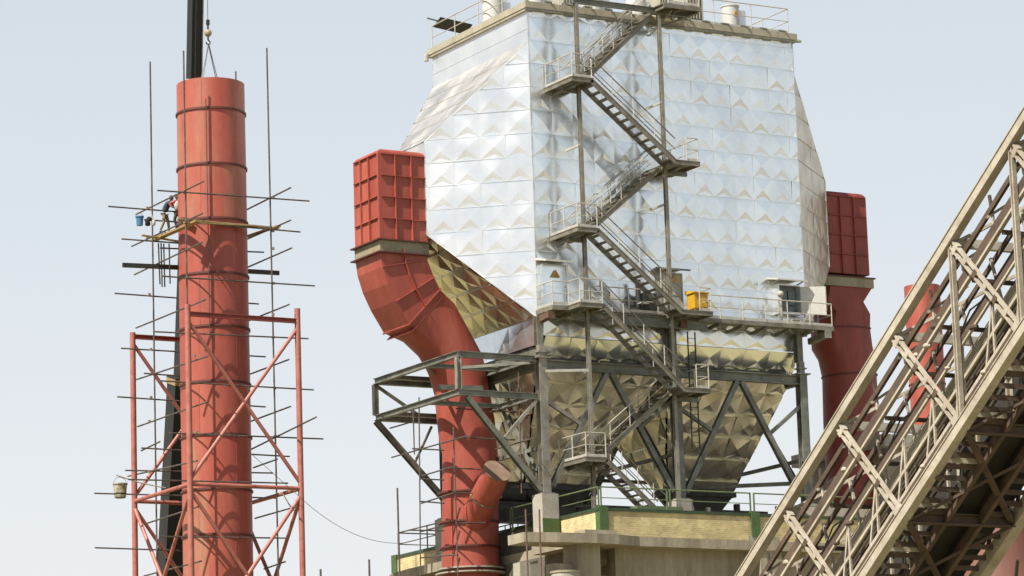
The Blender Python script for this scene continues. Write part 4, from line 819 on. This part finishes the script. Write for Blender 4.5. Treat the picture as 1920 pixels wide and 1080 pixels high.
# ------------------------------------------------------------------ scaffold round the left duct pipe
s2_ = thing('tube_scaffold', 'thin tube scaffold around the left duct pipe below the bracket frame', 'scaffold', (-2, YM, 17), 'tube scaffolds')
XL2, YF2, XR2 = -4.6, 2.6, -.2
L2 = [('Y', 3.4, (785.6, 745), (788.6, 1085), 'standard'), ('Y', 3.4, (774.5, 765), (777, 852), 'standard'), ('Y', YF2, (850, 800), (859, 1085), 'standard'), ('Y', 1.0, (972, 695), (978, 925), 'standard'), ('Y', 5, (884, 840), (886, 1000), 'standard'),
      ('X', XL2 + .6, (734.5, 857.6), (878, 816.8), 'transom'), ('X', XL2 + .6, (731, 803), (776, 790), 'transom'), ('X', XL2 + .6, (790, 892.6), (848, 875.5), 'transom'), ('X', XL2 + .6, (790, 943.7), (850, 924.5), 'transom'), ('X', XL2 + .6, (789, 1046), (859, 1039.5), 'transom'), ('X', XL2 + .6, (788, 997), (833, 985), 'transom'),
      ('Y', YF2, (773, 841), (833, 844), 'ledger'), ('Y', YF2, (862, 820), (990, 826), 'ledger'), ('Y', YF2, (850, 877.6), (901, 880), 'ledger'), ('Y', 3.4, (788.6, 898), (833, 900), 'ledger'), ('Y', 3.4, (788.6, 940), (833, 943.6), 'ledger'), ('Y', 3.4, (767, 994), (833, 995), 'ledger'), ('Y', YF2, (857, 981), (910, 980), 'ledger'), ('Y', YF2, (850, 924), (892, 925), 'ledger'),
      ('X', -1.2, (930, 842), (1000, 822), 'transom'), ('Y', 1.2, (960, 770), (978, 775), 'ledger'), ('Y', YF2, (855, 766), (985, 774), 'ledger')]
for ax_, v, a, d_, nm in L2:
    kw = {ax_: v}; p, q = P(*a, **kw), P(*d_, **kw)
    obj(nm, MB().tube(p, q, .035, n=6), 'rod' if a[0] in (972, 855) else 'tube', s2_)
# loose upright rods near the deck
for (x0, y0, x1, y1, D, r), lb in zip(((745, 915, 750, 1085, 139, .045), (692, 1049, 693, 1085, 139, .05), (601, 1067, 602, 1085, 139, .05), (985.5, 955, 991, 1085, 133, .04), (1011, 955, 1015, 1085, 133, .04)),
        ('thin dark rod standing left of the deck corner', 'short rod tip at the lower edge left of the deck', 'smallest rod tip low between tower and deck', 'rusty rod standing left of the concrete ledge corner', 'rusty rod standing before the white pedestal')):
    a, d_ = P(x0, y0, D=D), P(x1, y1, D=D); e = V((d_.x, d_.y, 0)); tag(obj('upright_rod', MB().tube(a, e, r, n=6), 'rod' if x0 > 900 else 'tube', base=tuple(e)), lb, 'rod', 'upright rods by the deck')
# hanging cable from the tower to the deck
c = MB(); a, d_ = P(560, 930, D=148), P(760, 1018, D=150); pv = None; pl = []
for k in range(17): t_ = k / 16; q = a.lerp(d_, t_); q.z -= 1.1 * 4 * t_ * (1 - t_) * .55; pl.append(q)
a2 = P(470, 850, D=148); tag(obj('cable', MB().path([a2] + pl, .012, 4), 'rope', base=tuple(a)), 'thin sagging cable between the red tower and the deck', 'cable')
# bamboo-like pale stick over tower
for a, d_, lb in (((218, 891), (310, 915), 'pale crooked stick holding the cement bucket'), ((530, 925), (553, 960), 'pale short stick on the right of the tower')):
    p, q = P(*a, D=149.2), P(*d_, D=149.2); tag(obj('stick', MB().tube(p, p.lerp(q, .5) + V((0, 0, -.06)), .03, n=6).tube(p.lerp(q, .5) + V((0, 0, -.06)), q, .03, n=6), 'clamp', base=tuple(p)), lb, 'stick', 'pale sticks')

# ------------------------------------------------------------------ buckets and bundles
def bucket(c_, r, h, mt, label, bottom=None):
    t = thing('bucket', label, 'bucket', tuple(c_)); x, y, z = c_
    b_ = MB(); n = 24; rg = lambda zz, rr: [V((x + rr * math.cos(2 * math.pi * i / n), y + rr * math.sin(2 * math.pi * i / n), zz)) for i in range(n)]
    b_.loft([rg(z, r * .82), rg(z + h, r), rg(z + h, r - .02), rg(z + .05, r * .78)], True, True); obj('pail', b_, mt, t)
    obj('rim', MB().loft([rg(z + h - .05, r + .01), rg(z + h - .05, r + .025), rg(z + h, r + .025), rg(z + h, r + .01)], False, False), mt, t)
    hd = MB(); prev = None
    for k in range(11): a = math.pi * k / 10; q = V((x + math.cos(a) * r, y, z + h + math.sin(a) * r * .9)); prev is not None and hd.tube(prev, q, .01, n=5); prev = q
    obj('handle', hd, 'rope', t)
    if bottom: obj('base', MB().loft([rg(z - .02, r * .7), rg(z + h * .3, r * .93)]), bottom, t)
    return t
bucket(P(262, 423, D=149.5) + V((0, 0, .0)), .17, .42, 'blue', 'blue plastic bucket hanging on the scaffold left of the worker')
bucket(P(225.5, 933, D=149), .31, .62, 'bucket', 'cement splashed bucket on the tube left of the red tower', 'dark')
q = P(277, 415, D=149.6); b_ = MB()
for k in range(9): b_.ball(q + V((random.uniform(-.1, .1), random.uniform(-.08, .08), random.uniform(-.13, .1))), random.uniform(.08, .13), n=8, m=6)
tag(obj('rope_bundle', b_, 'cloth_dark', base=tuple(q)), 'dark tangled bundle tied to the scaffold pole by the blue bucket', 'bundle')
q = P(287, 415, D=149.6); b_ = MB().ball(q + V((.03, 0, -.06)), .1, (1, .6, 1.6)); b_.tube(q + V((0, 0, .1)), q + V((-.08, 0, .4)), .03, .01)
tag(obj('white_cloth', b_, 'cloth_white', base=tuple(q)), 'white rag hanging right of the dark bundle', 'cloth')

# ------------------------------------------------------------------ workers
def skin_body(name, joints, edges, mt, parent, sub=2):
    me = bpy.data.meshes.new(name); b0 = wpos(parent); me.from_pydata([tuple(V(j[0]) - b0) for j in joints], edges, []); me.materials.append(M[mt])
    o = bpy.data.objects.new(name, me); COL.objects.link(o); o.parent = parent; BASE[o] = b0
    m_ = o.modifiers.new('skin', 'SKIN'); m_.use_smooth_shade = True
    for i, j in enumerate(joints): 
        sv_ = me.skin_vertices[0].data[i]; r = j[1]; sv_.radius = (r, r) if not isinstance(r, tuple) else r; sv_.use_root = (i == 0)
    s_ = o.modifiers.new('sub', 'SUBSURF'); s_.levels = sub; s_.render_levels = sub
    return o
def hand(name, wrist, d, side, parent):
    """a hand with palm, four bent fingers and a thumb, rooted at the wrist and pointing along d"""
    d = V(d).normalized(); sd2 = V(side).normalized(); nrm = d.cross(sd2).normalized(); w_ = V(wrist)
    J = [(w_, .026), (w_ + d * .05, (.036))]; E2 = [(0, 1)]
    for k, (of, ln) in enumerate(((-.032, .07), (-.011, .08), (.011, .076), (.032, .06))):
        i0 = len(J); J += [(w_ + d * .085 + sd2 * of, .012), (w_ + d * (.085 + ln * .55) + sd2 * of * 1.1 + nrm * .012, .009), (w_ + d * (.085 + ln * .8) + sd2 * of * 1.1 + nrm * .04, .008)]; E2 += [(1, i0), (i0, i0 + 1), (i0 + 1, i0 + 2)]
    i0 = len(J); J += [(w_ + d * .05 - sd2 * .045, .012), (w_ + d * .085 - sd2 * .06 + nrm * .02, .010)]; E2 += [(1, i0), (i0, i0 + 1)]
    return skin_body(name, J, E2, 'skin', parent, 1)
def head(parent, c_, face, hairm='hair', r=.1):
    f_ = V(face).normalized(); sd2 = f_.cross(V((0, 0, 1))).normalized(); up = sd2.cross(f_)
    h_ = MB(); rings = []
    for k in range(1, 12):
        a = math.pi * k / 12; zz = -math.cos(a) * r * 1.25; rr = math.sin(a) * r * (1 if k > 4 else .82 + .04 * k)
        rings.append([c_ + up * zz + f_ * (math.cos(2 * math.pi * i / 16) * rr + (.012 if k < 5 else 0)) + sd2 * math.sin(2 * math.pi * i / 16) * rr * .82 for i in range(16)])
    h_.loft(rings); ho = obj('head', h_, 'skin', parent)
    fe = MB(); fe.ball(c_ + f_ * r * 1.02 - up * .015, .017, (1, 1, 1.5), 8, 6)
    for s_ in (-1, 1): fe.ball(c_ + sd2 * s_ * r * .84 - up * .005, .024, (.6, .8, 1.2), 8, 6)
    obj('nose_and_ears', fe, 'skin', ho)
    ey = MB(); [ey.ball(c_ + f_ * r * .93 + sd2 * s_ * .033 + up * .012, .012, (1, 1, .8), 8, 6) for s_ in (-1, 1)]; obj('eyes', ey, 'cloth_white', ho)
    mo = MB(); mo.bar(c_ + f_ * r * .96 - up * .055 - sd2 * .022, c_ + f_ * r * .96 - up * .055 + sd2 * .022, .008, .008); obj('mouth', mo, 'shirt_red', ho)
    hr = MB(); rings = []
    for k in range(6, 12):
        a = math.pi * k / 12; zz = -math.cos(a) * r * 1.32 + .01; rr = math.sin(a) * r * 1.1
        rings.append([c_ + up * zz - f_ * .02 + f_ * math.cos(2 * math.pi * i / 16) * rr + sd2 * math.sin(2 * math.pi * i / 16) * rr * .88 for i in range(16)])
    hr.loft(rings); obj('hair', hr, hairm, ho); return ho
# first worker: stands on the planks, bent forward towards the chimney
def WP(x, y, d=0.): return P(x, y, X=XL + .3 + d)
XW = XL + .42
ft = P(305, 437, X=XW); sc1 = 41.5
# body frame: a = image right (towards the chimney), n = towards the viewer
a_ = V((.70, -.62, 0)).normalized(); n_ = V((-.62, -.70, 0)).normalized(); up = V((0, 0, 1))
def W1(r_, h_, n=0.): return ft + a_ * r_ + up * h_ + n_ * n
t = thing('person', 'bent worker in slate shirt and khaki trousers working at the chimney from the planks', 'person', tuple(ft), 'scaffold workers')
legsJ = [(W1(.12, .93), .135), (W1(.10, .82, .07), .088), (W1(.10, .48, .12), .07), (W1(-.06, .10, .14), .055), (W1(.16, .82, -.07), .088), (W1(.24, .48, -.1), .07), (W1(.27, .10, -.12), .052)]
skin_body('trousers', legsJ, [(0, 1), (1, 2), (2, 3), (0, 4), (4, 5), (5, 6)], 'khaki', t)
torJ = [(W1(.11, .93), .15), (W1(.14, 1.12), .155), (W1(.28, 1.34), .18), (W1(.33, 1.41), .10), (W1(.33, 1.36, .17), .075), (W1(.50, 1.16, .2), .055), (W1(.66, 1.07, .12), .042), (W1(.33, 1.36, -.17), .075), (W1(.55, 1.2, -.18), .055), (W1(.75, 1.26, -.1), .042)]
skin_body('shirt', torJ, [(0, 1), (1, 2), (2, 3), (2, 4), (4, 5), (5, 6), (2, 7), (7, 8), (8, 9)], 'shirt_blue', t)
nk = skin_body('neck', [(W1(.34, 1.42), .055), (W1(.385, 1.50), .05)], [(0, 1)], 'skin', t, 1)
head(t, W1(.43, 1.57), a_ * .8 - up * .5)
hand('hand', W1(.67, 1.065, .12), a_ - up * .1, n_, t); hand('hand', W1(.765, 1.265, -.1), a_ + up * .2, n_, t)
for p, q in ((W1(-.06, .045, .14), W1(.14, .03, .14)), (W1(.27, .045, -.12), W1(.46, .03, -.12))):
    obj('shoe', MB().tube(p, q, .05, .038, n=10).ball(q, .042, n=10, m=6).ball(p, .055, (1, 1, .9), 10, 6), 'shoe', t)
# second worker: partly hidden by the shell, red shirt with pale cloth
ft = P(330, 430, Y=CY + 1.0)
t = thing('person', 'worker in red shirt with pale scarf crouching against the left side of the shell', 'person', tuple(ft), 'scaffold workers')
LJ = [(W1(.08, .80), .14), (W1(.08, .72, .1), .1), (W1(-.02, .42, .16), .07), (W1(.08, .08, .14), .05), (W1(.1, .72, -.1), .1), (W1(.3, .42, -.1), .07), (W1(.2, .08, -.12), .05)]
skin_body('trousers', LJ, [(0, 1), (1, 2), (2, 3), (0, 4), (4, 5), (5, 6)], 'hair', t)
TJ = [(W1(.08, .82), .135), (W1(.08, 1.02), .13), (W1(.05, 1.24), .15), (W1(.05, 1.34), .08), (W1(.0, 1.24, .17), .07), (W1(-.22, 1.14, .2), .052), (W1(-.1, .98, .3), .04), (W1(.05, 1.24, -.17), .07), (W1(.2, 1.0, -.2), .05), (W1(.3, 1.05, -.1), .04)]
skin_body('shirt', TJ, [(0, 1), (1, 2), (2, 3), (2, 4), (4, 5), (5, 6), (2, 7), (7, 8), (8, 9)], 'shirt_red', t)
skin_body('neck', [(W1(.05, 1.33), .052), (W1(.05, 1.42), .05)], [(0, 1)], 'skin', t, 1)
head(t, W1(.05, 1.50), a_ + n_ * .3 - up * .1)
hand('hand', W1(-.1, .975, .3), a_, n_, t); hand('hand', W1(.31, 1.05, -.1), a_, n_, t)
sfc = MB().ball(W1(.1, 1.05, .12), .12, (1.1, .8, 1.9), 14, 10); obj('scarf', sfc, 'cloth_white', t)
for p, q in ((W1(.06, .045, .14), W1(.24, .03, .14)), (W1(.18, .045, -.12), W1(.36, .03, -.12))):
    obj('shoe', MB().tube(p, q, .05, .038, n=10).ball(q, .042, n=10, m=6).ball(p, .055, (1, 1, .9), 10, 6), 'shoe', t)

# ------------------------------------------------------------------ conveyor gantry
ga = thing('conveyor_gantry', 'dusty beige lattice conveyor gantry climbing steeply across the right', 'conveyor gantry', (-36, -70, 0))
G0 = P(1783, 449, D=64); TH = R(36.4); GD = V((0, -math.cos(TH), math.sin(TH))); GW, GH = 2.75, 3.62
def G(s, x=0., dn=0.): return G0 + GD * s + V((x, 0, -dn))
S0, S1 = -16.5, 9.0
NODE = 2.47
for x, dn, w_, h_, m_, nm in ((0, 0, .19, .16, 'gantry', 'top_chord'), (0, GH, .20, .17, 'gantry', 'bottom_chord'), (GW, 0, .16, .16, 'gantry', 'top_chord'), (GW, GH, .26, .22, 'gantry', 'bottom_chord')):
    s0 = max(S0, -(G0.z - dn) / math.sin(TH) + .05)
    c = MB().bar(G(s0, x, dn), G(S1, x, dn), w_, h_); c.bar(G(s0, x, dn), G(S1, x, dn), w_ + .04, .02, (0, 0, 1), (0, h_ / 2 + .0125)); o = obj(nm, c, m_, ga)
k0, k1 = -6, 3
for k in range(k0, k1 + 1):
    s_ = k * NODE
    if G(s_, 0, GH).z < .3 and k < 0: continue
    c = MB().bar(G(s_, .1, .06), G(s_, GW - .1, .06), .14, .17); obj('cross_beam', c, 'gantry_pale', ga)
    c = MB().ibeam(G(s_, .1, GH), G(s_, GW - .1, GH), .22, .18, tf=.03); obj('floor_beam', c, 'gantry_rust', ga)
    for x in (0, GW):
            pa, pb_ = G(s_ + .05, x, .14), G(s_ + NODE - .08, x, GH - .12); dn_ = (pb_ - pa).normalized(); pr_ = dn_.cross(V((1, 0, 0))).normalized()
            c = MB()
            for o_ in (-.06, .06): c.bar(pa + pr_ * o_, pb_ + pr_ * o_, .09, .045, pr_)
            dg = obj('diagonal', c, 'gantry', ga)
            for f_ in (.05, .2, .35, .5, .65, .8, .95):
                q = pa.lerp(pb_, f_); obj('batten', MB().bar(q - dn_ * .06, q + dn_ * .06, .10, .16 if .1 < f_ < .9 else .22, pr_), 'gantry' if f_ not in (.35, .65) else 'gantry_rust', dg)
    if k >= 0:
        for x in (0, GW): obj('vertical_post', MB().ibeam(G(s_, x, .1), G(s_, x, GH - .1), .10, .10, (0, 1, 0), .02, .02), 'gantry', ga)
    # lattice between the top chords and between the bottom ones
    if k < k1:
        c = MB().bar(G(s_, .1, .06), G(s_ + NODE, GW - .1, .06), .1, .06); obj('wind_brace', c, 'gantry', ga)
        for xa_, xb_ in ((.1, GW - .1), (GW - .1, .1)): obj('floor_brace', MB().bar(G(s_, xa_, GH + .06), G(s_ + NODE, xb_, GH + .06), .12, .05), 'gantry_rust', ga)
# inner longitudinal members: stringers, handrails, pipes
for x, dn, w_, h_, m_, nm in ((.15, .42, .07, .1, 'gantry_rust', 'service_pipe'), (GW, .7, .05, .06, 'gantry', 'edge_rail'), (GW, 1.6, .05, .06, 'gantry', 'edge_rail'), (GW - .5, 2.6, .08, .14, 'gantry_rust', 'stringer'), (.5, 2.5, .05, .07, 'gantry_rust', 'service_pipe'), (.5, 3.0, .05, .05, 'gantry', 'cable_tray'), (.5, .62, .04, .05, 'gantry', 'cable_tray'),
        (.12, .94, .08, .20, 'gantry_rust', 'stringer'), (.12, 1.07, .09, .05, 'gantry', 'edge_rail'), (.9, .95, .1, .14, 'gantry_rust', 'service_pipe'), (1.3, 1.0, .05, .05, 'gantry', 'edge_rail'),
        (.12, 1.95, .07, .1, 'gantry_rust', 'handrail'), (.12, 2.04, .06, .045, 'gantry', 'handrail'), (.9, 1.75, .34, .16, 'conc', 'dust_cover'), (.9, 1.95, .06, .06, 'gantry', 'edge_rail'),
        (.12, 2.68, .05, .06, 'gantry', 'guard_rail'), (.12, 3.12, .07, .07, 'gantry', 'guard_rail'), (.12, 3.22, .07, .1, 'gantry_rust', 'guard_rail'),
        (.98, GH, .1, .2, 'gantry_rust', 'stringer'), (1.85, GH, .1, .2, 'gantry_rust', 'stringer'), (.95, 2.5, .08, .22, 'gantry', 'belt_stringer'), (1.85, 2.5, .08, .22, 'gantry', 'belt_stringer'),
        (.93, 2.85, .04, 1.0, 'belt', 'side_plate'), (.9, 2.35, .05, .05, 'gantry', 'edge_rail'), (.9, 2.95, .04, .05, 'gantry', 'edge_rail'), (1.0, .35, .06, .09, 'gantry_rust', 'service_pipe'), (1.7, .6, .1, .2, 'gantry_rust', 'stringer'), (GW - .12, 1.9, .06, .1, 'gantry_rust', 'handrail'), (GW - .12, 2.9, .06, .1, 'gantry', 'guard_rail'), (1.42, 2.05, .95, .05, 'belt', 'belt_cover'), (1.86, 2.9, .04, .9, 'belt', 'side_plate'), (1.42, 3.3, .8, .03, 'belt', 'drip_pan'), (2.3, 3.25, .7, .02, 'belt', 'drip_pan'),
        (GW - .15, 2.3, .05, .06, 'gantry', 'handrail'), (GW - .15, 1.2, .1, .16, 'gantry_rust', 'stringer')):
    s0 = max(S0, -(G0.z - dn) / math.sin(TH) + .1); o = obj(nm, MB().bar(G(s0, x, dn), G(S1, x, dn), w_, h_), m_, ga)
    if False: obj('dust_cover', MB().bar(G(s0, x, dn - h_ / 2 - .014), G(S1, x, dn - h_ / 2 - .014), w_ * .9, .02), 'gantry', o)
c = MB(); rgs = []
for s_ in (S0, S1): rgs.append([G(s_, 1.0 + .8 * k / 8, 2.3 - .16 * math.cos(math.pi * (k / 4 - 1)) * -1) for k in range(9)] + [G(s_, 1.8 - .8 * k / 8, 2.33 - .16 * math.cos(math.pi * (1 - k / 4)) * -1) for k in range(9)])
obj('belt', MB().loft(rgs, smooth=False), 'belt', ga)
obj('return_belt', MB().bar(G(S0, 1.4, 2.95), G(S1, 1.4, 2.95), .8, .03), 'belt', ga)
k = 0; s_ = -10.5
while s_ < 6:
    c = MB().tube(G(s_, 1.0, 2.38), G(s_, 1.8, 2.38), .07, n=8); c.bar(G(s_, .95, 2.5), G(s_, .95, 2.15), .05, .05); c.bar(G(s_, 1.85, 2.5), G(s_, 1.85, 2.15), .05, .05); obj('idler', c, 'gantry', ga)
    if k % 2 == 0: obj('belt_leg', MB().bar(G(s_, .95, 2.6), G(s_, .95, GH), .09, .09, (0, 1, 0)), 'gantry', ga)
    s_ += 1.1; k += 1
for x0, x1 in ((.05, .98), (1.85, GW - .05)):
    c = MB(); s_ = -13.5
    while s_ < 6: c.bar(G(s_, x0, GH - .05), G(s_, x1, GH - .05), .035, .10, (0, 0, 1)); s_ += .31
    obj('walkway_treads', c, 'gantry_rust', ga)
for k in range(-9, 8): s_ = k * 1.23; obj('rail_post', MB().bar(G(s_, .12, 2.0), G(s_, .12, GH - .05), .045, .045, (0, 1, 0)), 'gantry', ga); obj('inner_post', MB().bar(G(s_ + .4, .92, 2.0), G(s_ + .4, .92, GH - .05), .14, .05, (0, 1, 0)), 'gantry', ga)
# lighter secondary members and dust-caked fittings
for k in range(-11, 8):
    s_ = k * NODE / 2
    obj('cross_tie', MB().bar(G(s_ + .5, .15, 1.15), G(s_ + .5, GW, 1.15), .07, .08), 'gantry_rust', ga)
    obj('inner_brace', MB().bar(G(s_, .92, .3), G(s_ + .6, .92, 2.2), .05, .05, (0, 1, 0)), 'gantry', ga)
    obj('hanger', MB().bar(G(s_, .2, .06), G(s_ + .15, .2, 1.0), .05, .05, (0, 1, 0)), 'gantry', ga)
    obj('inner_brace', MB().bar(G(s_, GW - .05, .2), G(s_ + NODE / 2, GW - .05, GH / 2), .06, .06, (0, 1, 0)), 'gantry', ga)
    obj('inner_brace', MB().bar(G(s_, GW - .05, GH - .1), G(s_ + NODE / 2, GW - .05, GH / 2), .06, .06, (0, 1, 0)), 'gantry_rust', ga)
    obj('walkway_bracket', MB().bar(G(s_, .12, 2.1), G(s_ - .45, .12, 3.4), .045, .045, (0, 1, 0)), 'gantry', ga)
    obj('walkway_joist', MB().bar(G(s_ + .2, .05, GH - .12), G(s_ + .2, .98, GH - .12), .09, .1), 'gantry', ga)
    obj('knee_brace', MB().bar(G(s_, .1, .5), G(s_ + .25, .95, .12), .07, .05), 'gantry', ga)
rg_ = random.Random(3)
for k in range(46):
    s_, dn = rg_.uniform(-10, 5), rg_.choice((.94, 1.07, 2.04, 3.12, GH + .1, .0)); q = G(s_, .12 if dn else -.02, dn); w_ = rg_.uniform(.03, .08)
    obj('dusty_fitting', MB().ball(q, w_, (1.1, 1.6, .8), 7, 5), 'gantry' if k % 3 else 'gantry_rust', ga)
for k in range(5):
    a_s = -9 + k * 3; pl = [G(a_s + 3 * j / 8, .35, 1.35 + .35 * math.sin(math.pi * j / 8)) for j in range(9)]; obj('cable', MB().path(pl, .018, 5), 'belt', ga)
for s_ in (S1 - .3, -9.9):
    for x in (0, GW):
        p = G(s_, x, GH + .1); obj('trestle_leg', MB().ibeam(p, (p.x, p.y + .0, 0), .3, .3, (0, 1, 0)), 'gantry', ga) if s_ > 0 else None

print('objects', len(bpy.data.objects))
